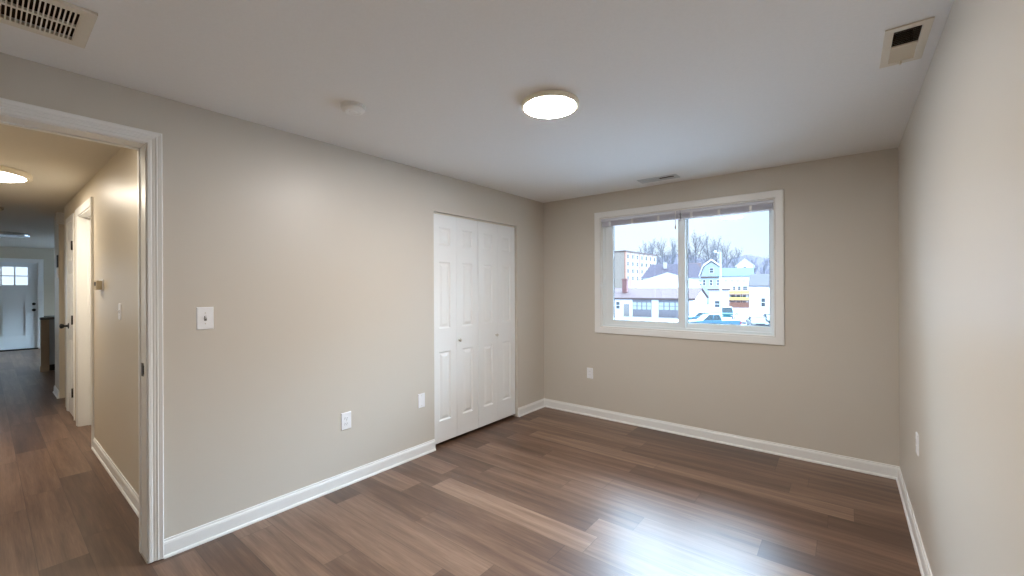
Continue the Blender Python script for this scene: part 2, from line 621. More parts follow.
def panel_door_mesh(mb, u0, u1, z0, z1, t0, t1, panels, fn, inset=0.008, rim=0.018, field=0.03):
    """slab from depth t0 (face) to t1 (back), raised panels pressed into its face"""
    holed(mb, [u0, u1], [z0, z1], panels, t0, t1, fn)
    s = 1 if t1 > t0 else -1
    for a, b, c, d in panels:
        def ring(k, t):
            return [fn(a + k, c + k, t), fn(b - k, c + k, t), fn(b - k, d - k, t), fn(a + k, d - k, t)]
        rings = [ring(0, t0), ring(0.004, t0 + s * 0.004), ring(rim * 0.55, t0 + s * inset), ring(rim, t0 + s * inset), ring(field, t0 + s * inset * 0.25)]
        vs = [p for r in rings for p in r]
        fs = []
        for k in range(len(rings) - 1):
            fs += [(k * 4 + i, k * 4 + (i + 1) % 4, k * 4 + 4 + (i + 1) % 4, k * 4 + 4 + i) for i in range(4)]
        n = len(rings) * 4 - 4
        fs.append((n, n + 1, n + 2, n + 3))
        mb.add(vs, fs)
    return mb


# closed hall door with black hinges and knob
d2 = struct_empty('door_1', (D2A, HY, 0))
PN = lambda a, b: [(a + 0.09, (a + b) / 2 - 0.035, z0, z1) for z0, z1 in ((0.24, 0.86), (1.06, 1.62), (1.75, 2.0))] + \
                  [((a + b) / 2 + 0.035, b - 0.09, z0, z1) for z0, z1 in ((0.24, 0.86), (1.06, 1.62), (1.75, 2.0))]
fn = lambda u, v, t: (u, HY - 0.001 + t, v)
panel_door_mesh(MB(), D2A + 0.015, D2B - 0.015, 0.015, DH - 0.015, 0, 0.035, PN(D2A, D2B), fn).build('door_panel', M['door'], d2)
for z in (0.29, 1.09, 1.91):
    m = MB()
    m.tube((D2B - 0.012, HY - 0.011, z - 0.05), (D2B - 0.012, HY - 0.011, z + 0.05), 0.009, n=10)
    m.box(D2B - 0.045, D2B - 0.012, HY - 0.004, HY - 0.001, z - 0.05, z + 0.05)
    m.build('hinge', M['black'], d2)
m = MB().lathe((D2A + 0.075, HY - 0.001, 1.005), (0, -1, 0), [(0.032, 0), (0.032, 0.006), (0.013, 0.012), (0.011, 0.035), (0.024, 0.045), (0.029, 0.058), (0.024, 0.07), (0.008, 0.075)], 20)
m.build('knob', M['black'], d2)

# open first doorway: white door slab shut inside the recess (side room door)
d3 = struct_empty('door_2', (D1A, HY + 0.085, 0))
fn = lambda u, v, t: (u, HY + 0.083 + t, v)
PN2 = [(a, b, z0, z1) for z0, z1 in ((0.24, 0.86), (1.06, 1.62), (1.75, 2.0)) for a, b in ((D1A + 0.12, D1A + 0.40), (D1A + 0.48, D1A + 0.76))]
panel_door_mesh(MB(), D1A + 0.015, D1B - 0.015, 0.012, DH - 0.015, 0, 0.034, PN2, fn).build('door_panel', M['door'], d3)

# front door
fd = struct_empty('door_3', (FARX, FD0, 0))
fn = lambda u, v, t: (FARX - 0.03 - t, u, v)
lz0, lz1 = 1.545, 1.975
lite = (0.06, 0.672, lz0, lz1)
fpan = [(0.045, 0.30, 0.345, 1.15), (0.335, 0.60, 0.345, 1.15)]
fpan = [(0.03, 0.285, 0.345, 1.15), (0.325, 0.63, 0.345, 1.15)]
m = holed(MB(), [FD0 + 0.004, FD1 - 0.012], [0.03, FDH - 0.008], [lite] + fpan, 0, 0.04, fn)
for a, b, c, d in fpan:
    m.add([fn(a, c, 0.02), fn(b, c, 0.02), fn(b, d, 0.02), fn(a, d, 0.02)], [(0, 1, 2, 3)])
    for q in (((a, c), (b, c)), ((b, c), (b, d)), ((b, d), (a, d)), ((a, d), (a, c))):
        m.add([fn(*q[0], 0), fn(*q[1], 0), fn(*q[1], 0.02), fn(*q[0], 0.02)], [(0, 1, 2, 3)])
m.build('door_slab', M['front_door'], fd)
m = MB()
for i in range(1, 3):
    u = lite[0] + (lite[1] - lite[0]) * i / 3
    m.box(FARX - 0.058, FARX - 0.032, u - 0.011, u + 0.011, lz0, lz1)
m.box(FARX - 0.057, FARX - 0.033, lite[0], lite[1], (lz0 + lz1) / 2 - 0.011, (lz0 + lz1) / 2 + 0.011)
m.build('muntins', M['front_door'], fd)
MB().box(FARX - 0.048, FARX - 0.044, lite[0], lite[1], lz0, lz1).build('window_pane', M['glass'], fd)
for nm, z, r in (('deadbolt', 1.09, 0.032), ('knob', 0.945, 0.034)):
    m = MB().lathe((FARX - 0.03, 0.766, z), (1, 0, 0), [(r, 0), (r, 0.008), (0.014, 0.014), (0.012, 0.03), (0.03, 0.042), (0.03, 0.055), (0.012, 0.062)], 20)
    m.build(nm, M['black'], fd)
MB().box(FARX - 0.12, FARX + 0.03, FD0, FD1, 0.001, 0.03).build('threshold', M['black'], fd)
front_plane = lambda u, v, d: (FARX + d, u, v)
tf = struct_empty('trim_6', (FARX, FD1, 0))
sweep(MB(), [(FD0, 0.003), (FD0, FDH), (FD1, FDH), (FD1, 0.003)], [(0, 0), (0, 0.016), (0.08, 0.02), (0.088, 0.018), (0.088, 0)], front_plane, side=1).build('door_casing', M['trim'], tf)
m = MB()
m.box(FARX - 0.16, FARX, FD1 - 0.012, FD1 + 0.001, 0.002, FDH)
m.box(FARX - 0.16, FARX, FD0 - 0.001, FD0 + 0.004, 0.002, FDH)
m.box(FARX - 0.16, FARX, FD0, FD1, FDH - 0.008, FDH + 0.001)
m.build('door_jamb', M['trim'], tf)
# unseen windows added to let daylight into the living room and kitchen
for k, (a, b, c, d) in ((2, ADDED_FW), (3, ADDED_KW)):
    wf = struct_empty('window_%d' % k, (FARX - 0.08, a, c))
    m = holed(MB(), [a, b], [c, d], [(a + 0.05, (a + b) / 2 - 0.03, c + 0.05, d - 0.05), ((a + b) / 2 + 0.03, b - 0.05, c + 0.05, d - 0.05)], FARX - 0.05, FARX - 0.12, lambda u, v, t: (t, u, v))
    m.build('window_frame', M['vinyl'], wf)
    MB().box(FARX - 0.087, FARX - 0.083, a + 0.04, b - 0.04, c + 0.04, d - 0.04).build('window_pane', M['glass'], wf)

wf = struct_empty('window_4', (-11.4, -3.15, 0.5))  # added side window, out of view, brightens the living room
m = holed(MB(), [-11.4, -7.4], [0.5, 2.2], [(-11.34 + k, -10.46 + k, 0.56, 2.14) for k in (0, 1, 2, 3)], -3.12, -3.18, lambda u, v, t: (u, t, v))
m.build('window_frame', M['vinyl'], wf)
MB().box(-11.36, -7.44, -3.152, -3.148, 0.54, 2.16).build('window_pane', M['glass'], wf)

wf = struct_empty('window_5', (-11.9, 3.35, 0.95))  # added window facing the sky glow, brings daylight to the kitchen
m = holed(MB(), [-11.9, -9.9], [0.95, 2.15], [(-11.85, -10.93, 1.0, 2.1), (-10.87, -9.95, 1.0, 2.1)], 3.32, 3.38, lambda u, v, t: (u, t, v))
m.build('window_frame', M['vinyl'], wf)
MB().box(-11.87, -9.93, 3.348, 3.352, 0.98, 2.12).build('window_pane', M['glass'], wf)

# kitchen peninsula at the end of the hall
kp = thing('kitchen_peninsula', 'kitchen peninsula with dark grey countertop at the far end of the hall', 'kitchen counter', (-8.1, 0.62, 0))
MB().box(-8.22, -8.1, 0.622, 0.722, 0, 0.902).build('end_panel', M['half_wall'], kp, bevel=0.002)
MB().box(-8.225, -8.088, 0.612, 0.722, 0, 0.10).build('plinth_board', M['half_wall'], kp, bevel=0.003)
m = MB().box(-8.24, -8.09, 0.615, 2.6, 0.904, 0.945)
m.box(-8.80, -8.24, 0.70, 2.6, 0.904, 0.945)
m.build('countertop', M['counter'], kp, bevel=0.004)
m = MB().box(-8.78, -8.13, 0.723, 2.58, 0.11, 0.903)
m.build('cabinet_body', M['cabinet'], kp)
MB().box(-8.76, -8.19, 0.726, 2.56, 0, 0.109).build('toe_kick', M['black'], kp)


# ------------------------------------------------------------------ window in the back wall
w1 = struct_empty('window_1', (WX0, L, WZ0))
back_plane = lambda u, v, d: (u, L - d, v)
m = sweep(MB(), [(WX0, WZ0), (WX1, WZ0), (WX1, WZ1), (WX0, WZ1)], [(0.003, 0), (0.003, 0.012), (0.008, 0.015), (0.060, 0.017), (0.066, 0.014), (0.068, 0)], back_plane, closed=True, side=-1)
m.build('window_casing', M['trim'], w1)
rect = lambda u0, u1, v0, v1, w0, w1_, y0, y1: holed(MB(), [u0, u1], [v0, v1], [(w0[0], w0[1], w1_[0], w1_[1])], y0, y1, lambda u, v, t: (u, t, v))
m = rect(WX0, WX1, WZ0, WZ1, (WX0 + 0.008, WX1 - 0.008), (WZ0 + 0.008, WZ1 - 0.008), L - 0.004, L + 0.045)
m.build('jamb_liner', M['trim'], w1)
FI = 0.038
m = rect(WX0, WX1, WZ0, WZ1, (WX0 + FI, WX1 - 0.026), (WZ0 + 0.030, WZ1 - FI), L + 0.040, L + 0.14)
m.build('window_frame', M['vinyl'], w1, bevel=0.002)
MS = 1.585
for nm, a, b, y0, ga, gb in (('left', WX0 + FI, MS + 0.035, L + 0.046, 0.872, 1.552), ('right', MS - 0.02, WX1 - 0.026, L + 0.085, 1.628, 2.318)):
    s = rect(a, b, WZ0 + 0.030, WZ1 - FI, (ga, gb), (1.072, WZ1 - FI - 0.04), y0, y0 + 0.032).build('sash', M['vinyl'], w1, bevel=0.002)
    g = MB().box(ga - 0.004, gb + 0.004, y0 + 0.014, y0 + 0.018, 1.068, WZ1 - FI - 0.036).build('window_pane', M['glass'], s)
    g = rect(ga - 0.004, gb + 0.004, 1.068, WZ1 - FI - 0.036, (ga + 0.005, gb - 0.005), (1.077, WZ1 - FI - 0.045), y0 + 0.0185, y0 + 0.024).build('glazing_gasket', M['rubber'], s)
m = MB().box(1.565, 1.600, L + 0.036, L + 0.046, 1.50, 1.56)
m.box(1.572, 1.590, L + 0.028, L + 0.036, 1.515, 1.545)
m.build('sash_lock', M['vinyl'], w1, bevel=0.002)


def blind(x0, x1, clips, label, wand=None):
    t = thing('mini_blind', label, 'blind', ((x0 + x1) / 2, L + 0.018, 2.08), group='raised mini blinds in the window')
    m = MB()
    m.box(x0, x1, L + 0.004, L + 0.032, WZ1 - 0.038, WZ1 - 0.009)
    m.box(x0 - 0.001, x1 + 0.001, L - 0.001, L + 0.004, WZ1 - 0.036, WZ1 - 0.011)
    m.build('headrail', M['blind'], t, bevel=0.001)
    m = MB()
    for i in range(13):
        z = 2.094 + i * 0.0031
        k = 0.0012 * (i % 2)
        m.box(x0 + 0.006, x1 - 0.006, L + 0.004 + k, L + 0.031 - k, z, z + 0.00305)
    m.build('slat_stack', M['slats'], t, merge=False)
    m = MB().box(x0 + 0.004, x1 - 0.004, L + 0.007, L + 0.029, 2.079, 2.094)
    m.build('bottom_rail', M['blind'], t, bevel=0.002)
    for c in clips:
        m = MB().box(c - 0.010, c + 0.010, L - 0.001, L + 0.005, 2.080, 2.133)
        m.build('ladder_tape', M['plate'], t)
    if wand:
        m = MB().tube((wand, L - 0.006, WZ1 - 0.02), (wand, L - 0.006, 2.02), 0.0035, n=8)
        m.lathe((wand, L - 0.006, 2.02), (0, 0, -1), [(0.0035, 0), (0.0075, 0.008), (0.0085, 0.02), (0.006, 0.034), (0.002, 0.038)], 12)
        m.lathe((wand, L - 0.006, WZ1 - 0.012), (0, 0, -1), [(0.005, 0), (0.005, 0.02)], 10)
        m.build('tilt_wand', M['plate'], t)
    return t


blind(WX0 + 0.010, 1.590, (0.855, 1.105, 1.375), 'raised white mini blind across the top of the left window sash', wand=1.545)
blind(1.596, WX1 - 0.010, (1.69, 1.93, 2.185), 'raised white mini blind across the top of the right window sash')


# ------------------------------------------------------------------ closet bifold doors
LW = (CL1 - CL0 - 0.014) / 4
ZB, ZT = 0.032, 2.086


def bifold(y0, label, knob_leaf, knob_u):
    t = thing('bifold_door', label, 'closet door', (-0.045, y0 + LW, 0), group='white closet bifold doors')
    for k in range(2):
        a = y0 + k * LW + 0.0012
        b = a + LW - 0.0024
        pa, pb = a + 0.076, b - 0.076
        pans = [(pa, pb, 0.222, 0.846), (pa, pb, 1.056, 1.660), (pa, pb, 1.812, 1.972)]
        f = lambda u, v, d: (-0.028 - d, u, v)
        lf = panel_door_mesh(MB(), a, b, ZB, ZT, 0, 0.034, pans, f, inset=0.010, rim=0.020, field=0.042).build('door_leaf', M['door'], t)
        if k == knob_leaf:
            m = MB().lathe((-0.028, knob_u, 0.932), (1, 0, 0), [(0.009, 0), (0.006, 0.004), (0.006, 0.012), (0.013, 0.017), (0.0155, 0.024), (0.012, 0.030), (0.004, 0.032)], 18)
            m.build('knob', M['nickel'], lf)
    for z in (0.3, 1.0, 1.8):
        m = MB().tube((-0.064, y0 + LW, z - 0.03), (-0.064, y0 + LW, z + 0.03), 0.005, n=8)
        m.build('hinge', M['nickel'], t)
    return t


bifold(CL0 + 0.005, 'white panelled bifold closet door nearest the outlets', 1, CL0 + 0.005 + LW + 0.030)
bifold(CL0 + 0.007 + 2 * LW, 'white panelled bifold closet door nearest the back corner', 0, CL0 + 0.007 + 3 * LW - 0.030)
# head track
struct(MB().box(-0.060, -0.033, CL0 + 0.002, CL1 - 0.002, CLH - 0.014, CLH - 0.0005).build('trim_7', M['grille']))

# ------------------------------------------------------------------ wall plates
def plate_parts(t, fn, c_u, c_v, w, h, kind):
    """fn(u, v, d): u along the wall, v up, d off the wall"""
    m = MB()
    a, b = w / 2, h / 2
    m.hexa([fn(c_u - a, c_v - b, 0), fn(c_u + a, c_v - b, 0), fn(c_u + a, c_v + b, 0), fn(c_u - a, c_v + b, 0)],
           [fn(c_u - a + .004, c_v - b + .004, .006), fn(c_u + a - .004, c_v - b + .004, .006), fn(c_u + a - .004, c_v + b - .004, .006), fn(c_u - a + .004, c_v + b - .004, .006)])
    m.build('cover_plate', M['plate'], t, bevel=0.001)

    def bx(u0, u1, v0, v1, d0, d1):
        return MB().hexa([fn(u0, v0, d0), fn(u1, v0, d0), fn(u1, v1, d0), fn(u0, v1, d0)], [fn(u0, v0, d1), fn(u1, v0, d1), fn(u1, v1, d1), fn(u0, v1, d1)])

    def screw(v):
        n = (Vector(fn(0, 0, 1)) - Vector(fn(0, 0, 0))).normalized()
        MB().lathe(fn(c_u, v, 0.006), n, [(0.0032, 0), (0.0028, 0.0012)], 10).build('screw', M['nickel'], t)
    if kind == 'switch':
        bx(c_u - .006, c_u + .006, c_v - .013, c_v + .013, .006, .0065).build('toggle_slot', M['slot'], t)
        m = MB().hexa([fn(c_u - .004, c_v - .005, .006), fn(c_u + .004, c_v - .005, .006), fn(c_u + .004, c_v + .006, .006), fn(c_u - .004, c_v + .006, .006)],
                      [fn(c_u - .003, c_v + .006, .019), fn(c_u + .003, c_v + .006, .019), fn(c_u + .003, c_v + .012, .018), fn(c_u - .003, c_v + .012, .018)])
        m.build('toggle', M['plate'], t)
        screw(c_v - .030)
        screw(c_v + .030)
    elif kind == 'duplex':
        for s in (-1, 1):
            v = c_v + s * .0195
            m = MB()
            m.prism([fn(c_u + x, v + y, .006) for x, y in ((-.011, -.0145), (.011, -.0145), (.0165, -.007), (.0165, .007), (.011, .0145), (-.011, .0145), (-.0165, .007), (-.0165, -.007))],
                    [fn(c_u + x, v + y, .008) for x, y in ((-.011, -.0145), (.011, -.0145), (.0165, -.007), (.0165, .007), (.011, .0145), (-.011, .0145), (-.0165, .007), (-.0165, -.007))])
            rc = m.build('receptacle', M['plate'], t)
            m = bx(c_u - .0075, c_u - .0055, v - .002, v + .007, .008, .0083)
            q = bx(c_u + .0055, c_u + .0075, v - .002, v + .006, .008, .0083)
            m.add(q.v, q.f)
            q = bx(c_u - .002, c_u + .002, v - .010, v - .006, .008, .0083)
            m.add(q.v, q.f)
            m.build('socket_slots', M['slot'], rc)
        screw(c_v)
    elif kind == 'decora':
        rc = bx(c_u - .0165, c_u + .0165, c_v - .033, c_v + .033, .006, .0085).build('receptacle', M['plate'], t, bevel=0.001)
        for s in (-1, 1):
            v = c_v + s * .018
            m = bx(c_u - .0075, c_u - .0055, v - .002, v + .006, .0085, .0088)
            q = bx(c_u + .0055, c_u + .0075, v - .002, v + .006, .0085, .0088)
            m.add(q.v, q.f)
            m.build('socket_slots', M['slot'], rc)
    elif kind == 'blank':
        screw(c_v - .041)
        screw(c_v + .041)


lp = lambda u, v, d: (d, u, v)
bpn = lambda u, v, d: (u, L - d, v)
rpn = lambda u, v, d: (W - d, u, v)
hpn = lambda u, v, d: (u, HY - d, v)
t = thing('light_switch', 'white toggle light switch plate on the left wall beside the bedroom doorway', 'light switch', (0, 0.780, 1.195))
plate_parts(t, lp, 0.780, 1.257, 0.083, 0.128, 'switch')
t = thing('electrical_outlet', 'white duplex outlet low on the left wall below and right of the light switch', 'outlet', (0, 1.632, 0.405))
plate_parts(t, lp, 1.632, 0.465, 0.080, 0.124, 'duplex')
t = thing('wall_plate', 'blank white wall plate low on the left wall beside the closet', 'wall plate', (0, 2.320, 0.405))
plate_parts(t, lp, 2.320, 0.465, 0.076, 0.122, 'blank')
t = thing('electrical_outlet', 'white outlet low on the back wall left of and below the window', 'outlet', (0.612, L, 0.415))
plate_parts(t, bpn, 0.612, 0.473, 0.074, 0.118, 'decora')
t = thing('electrical_outlet', 'white outlet low on the right wall seen almost edge on', 'outlet', (W, 3.175, 0.50))
plate_parts(t, rpn, 3.175, 0.558, 0.076, 0.116, 'duplex')
t = thing('light_switch', 'light switch on the hall wall seen edge on through the doorway', 'light switch', (-1.265, HY, 1.20))
plate_parts(t, hpn, -1.29, 1.262, 0.074, 0.120, 'switch')
t = thing('thermostat', 'boxy beige thermostat on the hall wall beside the white door casing', 'thermostat', (-2.05, HY, 1.42))
MB().box(-2.12, -1.96, HY - 0.008, HY, 1.415, 1.505).build('wall_plate', M['plate'], t, bevel=0.002)
m = MB().box(-2.11, -1.97, HY - 0.042, HY - 0.008, 1.422, 1.498)
m.build('thermostat_body', M['old_detector'], t, bevel=0.004)
MB().box(-2.08, -2.0, HY - 0.0435, HY - 0.042, 1.455, 1.485).build('display', M['slot'], t)
t = thing('door_chime', 'small black and white wall box at the far end of the hall wall', 'wall box', (-5.315, HY, 1.58))
MB().box(-5.36, -5.27, HY - 0.014, HY, 1.72, 1.88).build('chime_cover', M['black'], t, bevel=0.003)
MB().box(-5.355, -5.275, HY - 0.012, HY, 1.585, 1.712).build('chime_box', M['plate'], t, bevel=0.003)

# ------------------------------------------------------------------ ceiling things
def disc_light(cx, cy, r, label, lens_mat, rim_mat, name='ceiling_light', th=0.028):
    t = thing(name, label, 'ceiling light', (cx, cy, H))
    MB().lathe((cx, cy, H), (0, 0, -1), [(r * 0.96, 0), (r, 0.004), (r, th * 0.8), (r * 0.985, th), (r * 0.90, th), (r * 0.90, th * 0.7)], 64).build('fixture_rim', rim_mat, t)
    MB().lathe((cx, cy, H - th * 0.7), (0, 0, -1), [(r * 0.90, 0), (r * 0.90, th * 0.30), (r * 0.87, th * 0.35), (r * 0.5, th * 0.42), (0.004, th * 0.44)], 64).build('diffuser', lens_mat, t)
    return t


disc_light(1.563, 1.945, 0.158, 'lit round white ceiling light in the middle of the bedroom ceiling', M['lamp'], M['lamp_trim'])
disc_light(-2.86, -0.07, 0.35, 'large lit round ceiling light in the hall beyond the doorway', M['lamp_hall'], M['lamp_trim'], th=0.045)
disc_light(-0.50, 0.08, 0.16, 'lit round ceiling light in the hall just beyond the bedroom door', M['lamp_hall'], M['lamp_trim'])
t = disc_light(-8.85, 0.18, 0.36, 'unlit round ceiling light with bright rim in the far room', M['lens'], M['chrome'], th=0.05)

t = thing('smoke_detector', 'small round white smoke detector on the bedroom ceiling', 'smoke detector', (0.685, 1.287, H))
MB().lathe((0.685, 1.287, H), (0, 0, -1), [(0.066, 0), (0.066, 0.008), (0.060, 0.010)], 40).build('mounting_base', M['detector'], t)
MB().lathe((0.685, 1.287, H - 0.0095), (0, 0, -1), [(0.057, 0), (0.062, 0.004), (0.062, 0.014), (0.054, 0.022), (0.040, 0.026), (0.036, 0.024), (0.022, 0.025), (0.020, 0.028), (0.003, 0.029)], 40).build('detector_cover', M['detector'], t)
MB().lathe((0.700, 1.250, H - 0.034), (0, 0, -1), [(0.006, 0), (0.005, 0.003)], 14).build('test_button', M['plate'], t)
t = thing('smoke_detector', 'small aged round smoke detector on the hall ceiling', 'smoke detector', (-5.3, 0.10, H))
MB().lathe((-5.3, 0.08, H), (0, 0, -1), [(0.085, 0), (0.085, 0.010)], 32).build('mounting_base', M['old_detector'], t)
MB().lathe((-5.3, 0.08, H - 0.0099), (0, 0, -1), [(0.078, 0), (0.085, 0.006), (0.080, 0.024), (0.055, 0.034), (0.004, 0.036)], 32).build('detector_cover', M['old_detector'], t)

def duct(rc, t, depth=0.14):
    a, b, c, d = rc
    e = 0.002
    m = holed(MB(), [a, b], [c, d], [(a + e, b - e, c + e, d - e)], H + 0.004, H + depth, lambda u, v, z: (u, v, z))
    m.box(a, b, c, d, H + depth, H + depth + 0.004)
    m.build('duct_boot', M['duct'], t)


# return air grille above the doorway
t = thing('return_air_grille', 'large cream return air grille on the ceiling above the bedroom doorway', 'vent', (0.51, 0.02, H))
gx0, gx1, gy0, gy1 = 0.345, 0.680, -0.245, 0.267
ix0, ix1, iy0, iy1 = 0.388, 0.640, -0.205, 0.229
m = holed(MB(), [gx0, gx1], [gy0, gy1], [(ix0, ix1, iy0, iy1)], H - 0.012, H, lambda u, v, z: (u, v, z))
m.build('grille_frame', M['grille'], t, bevel=0.002)
duct(GRILLE, t)
xm = (ix0 + ix1) / 2
m = MB().box(xm - 0.008, xm + 0.008, iy0, iy1, H - 0.011, H - 0.001)
m.build('centre_bar', M['grille'], t)
nb = 35
for i in range(nb):
    y = iy0 + (iy1 - iy0) * (i + 0.5 + 0.35) / nb
    m = MB()
    for a, b in ((ix0, xm - 0.008), (xm + 0.008, ix1)):
        m.hexa([(a, y - 0.0022, H - 0.011), (b, y - 0.0022, H - 0.011), (b, y + 0.0022, H - 0.011), (a, y + 0.0022, H - 0.011)],
               [(a, y - 0.0015, H - 0.002), (b, y - 0.0015, H - 0.002), (b, y + 0.0015, H - 0.002), (a, y + 0.0015, H - 0.002)])
    m.build('louvre', M['grille'], t)


# supply registers: two banks of blades tilted away from each other
def register(name, x0, x1, y0, y1, along, label, bx, by, mt='register'):
    t = thing(name, label, 'vent', ((x0 + x1) / 2, (y0 + y1) / 2, H), group=None)
    a0, a1, b0, b1 = x0 + bx, x1 - bx, y0 + by, y1 - by
    holed(MB(), [x0, x1], [y0, y1], [(a0, a1, b0, b1)], H - 0.005, H, lambda u, v, z: (u, v, z)).build('register_frame', M[mt], t, bevel=0.002)
    duct((a0, a1, b0, b1), t, 0.12)
    if along == 'y':
        c = (b0 + b1) / 2
        MB().box(a0, a1, c - 0.004, c + 0.004, H - 0.004, H + 0.003).build('centre_bar', M[mt], t)
        lo, hi = b0, b1
    else:
        c = (a0 + a1) / 2
        MB().box(c - 0.004, c + 0.004, b0, b1, H - 0.004, H + 0.003).build('centre_bar', M[mt], t)
        lo, hi = a0, a1
    n = 9 if along == 'y' else 14
    for bank in (0, 1):
        s0, s1 = (lo, c - 0.004) if bank == 0 else (c + 0.004, hi)
        sgn = 1 if bank == 0 else -1
        for i in range(n):
            p = s0 + (s1 - s0) * (i + 0.5) / n
            hw = 0.008 if along == 'y' else 0.0048
            q0, q1 = p - sgn * hw, p + sgn * hw
            q0, q1 = min(max(q0, s0), s1), min(max(q1, s0), s1)
            z0, z1 = H - 0.004, H + 0.003
            th = 0.0006
            if along == 'y':
                m = MB().hexa([(a0, q0, z0), (a1, q0, z0), (a1, q0 + th, z0), (a0, q0 + th, z0)], [(a0, q1, z1), (a1, q1, z1), (a1, q1 + th, z1), (a0, q1 + th, z1)])
            else:
                m = MB().hexa([(q0, b0, z0), (q0 + th, b0, z0), (q0 + th, b1, z0), (q0, b1, z0)], [(q1, b0, z1), (q1 + th, b0, z1), (q1 + th, b1, z1), (q1, b1, z1)])
            m.build('louvre', M[mt], t)
    if along == 'y':
        MB().box((a0 + a1) / 2 - 0.004, (a0 + a1) / 2 + 0.004, b1 + 0.002, b1 + 0.02, H - 0.016, H - 0.005).build('damper_lever', M[mt], t)
    return t


register('ceiling_register', 2.961, 3.103, 2.238, 2.605, 'y', 'beige ceiling register beside the right wall', 0.029, 0.034)
register('ceiling_register', 1.282, 1.645, 3.870, 4.010, 'x', 'small ceiling register above the window', 0.034, 0.034, 'white_register')

# ------------------------------------------------------------------ the street outside the window
GZ = -3.6                                    # street level below the bedroom floor
FWD = Vector((F_.x, F_.y, 0)).normalized()
RGT = Vector((R_.x, R_.y, 0)).normalized()
EYE = Vector((CX, 0, 0))


def spot(px, d):
    """ground point at distance d along the view axis, px across (gives world x, y)"""
    return EYE + FWD * d + RGT * ((px - 512) / F_PX * d)


def alt(px, py, d):
    """world height of image row py at distance d"""
    return CZ + (288 - (py + (px - 512) * ROLL)) / F_PX * d


X_ = dict(
    asphalt=mat('wet_asphalt', srgb(150, 152, 158), 0.7, noise=0.12, bscale=0.6),
    white_wall=mat('white_siding', srgb(206, 205, 208), 0.8, noise=0.03, bscale=1.5),
    white_wall2=mat('pale_siding', srgb(164, 160, 162), 0.8, noise=0.04, bscale=1.2),
    pink_roof=mat('faded_red_roof', srgb(84, 70, 70), 0.8, spec=0.03, noise=0.08, bscale=1.0),
    plum_roof=mat('weathered_plum_roof', srgb(66, 60, 68), 0.8, spec=0.03, noise=0.08, bscale=0.8),
    white_roof=mat('white_metal_roof', srgb(176, 178, 184), 0.6, spec=0.03, noise=0.03, bscale=0.8),
    grey_roof=mat('grey_brown_roof', srgb(74, 69, 72), 0.8, spec=0.03, noise=0.08, bscale=0.9),
    teal_roof=mat('teal_grey_roof', srgb(74, 86, 91), 0.7, spec=0.03, noise=0.08, bscale=0.9),
    pale_blue=mat('pale_blue_siding', srgb(136, 144, 148), 0.8, noise=0.05, bscale=1.2),
    brick=mat('pale_orange_brick', srgb(132, 94, 80), 0.85, noise=0.10, bscale=0.7),
    brick_pale=mat('cream_panel', srgb(128, 118, 110), 0.85, noise=0.06, bscale=0.7),
    chimney=mat('red_brick_chimney', srgb(108, 74, 74), 0.85, noise=0.12, bscale=2),
    garage=mat('grey_garage_door', srgb(104, 103, 112), 0.6, noise=0.05, bscale=2),
    win=mat('dark_window', srgb(56, 64, 72), 0.2, noise=0.1, bscale=2),
    winlit=mat('pale_window', srgb(150, 160, 158), 0.2, noise=0.12, bscale=1.4),
    grey_door=mat('grey_door', srgb(118, 118, 120), 0.6, noise=0.05, bscale=2),
    fascia=mat('brown_fascia', srgb(84, 72, 72), 0.7, spec=0.03, noise=0.05, bscale=2),
    peach=mat('peach_panel', srgb(172, 146, 132), 0.8, noise=0.04, bscale=2),
    yellow=mat('yellow_railing', srgb(186, 180, 92), 0.7, noise=0.08, bscale=2),
    steps=mat('red_brown_porch', srgb(120, 84, 74), 0.8, noise=0.12, bscale=2),
    bark=mat('grey_bark', srgb(104, 103, 108), 0.9, spec=0.03, noise=0.1, bscale=2),
    woods=mat('winter_woods', srgb(80, 75, 85), 0.95, spec=0.03, noise=0.16, bscale=0.25),
    pole=mat('galvanised_pole', srgb(160, 168, 172), 0.5, noise=0.05, bscale=2),
    car_blue=mat('steel_blue_paint', srgb(58, 94, 112), 0.5, spec=0.3, noise=0.03, bscale=2),
    car_teal=mat('teal_paint', srgb(20, 84, 92), 0.5, spec=0.3, noise=0.03, bscale=2),
    car_white=mat('white_car_paint', srgb(196, 200, 202), 0.5, spec=0.3, noise=0.02, bscale=2),
    car_red=mat('red_car_paint', srgb(139, 50, 70), 0.5, spec=0.3, noise=0.03, bscale=2),
    car_dark=mat('dark_car_paint', srgb(38, 42, 50), 0.5, spec=0.3, noise=0.03, bscale=2),
    car_glass=mat('car_glass', srgb(40, 54, 62), 0.1, spec=0.7, noise=0.05, bscale=3),
)

g = MB().box(-260, 320, L + 0.6, 520, GZ - 0.5, GZ).build('ground_street', X_['asphalt'])
struct(g)


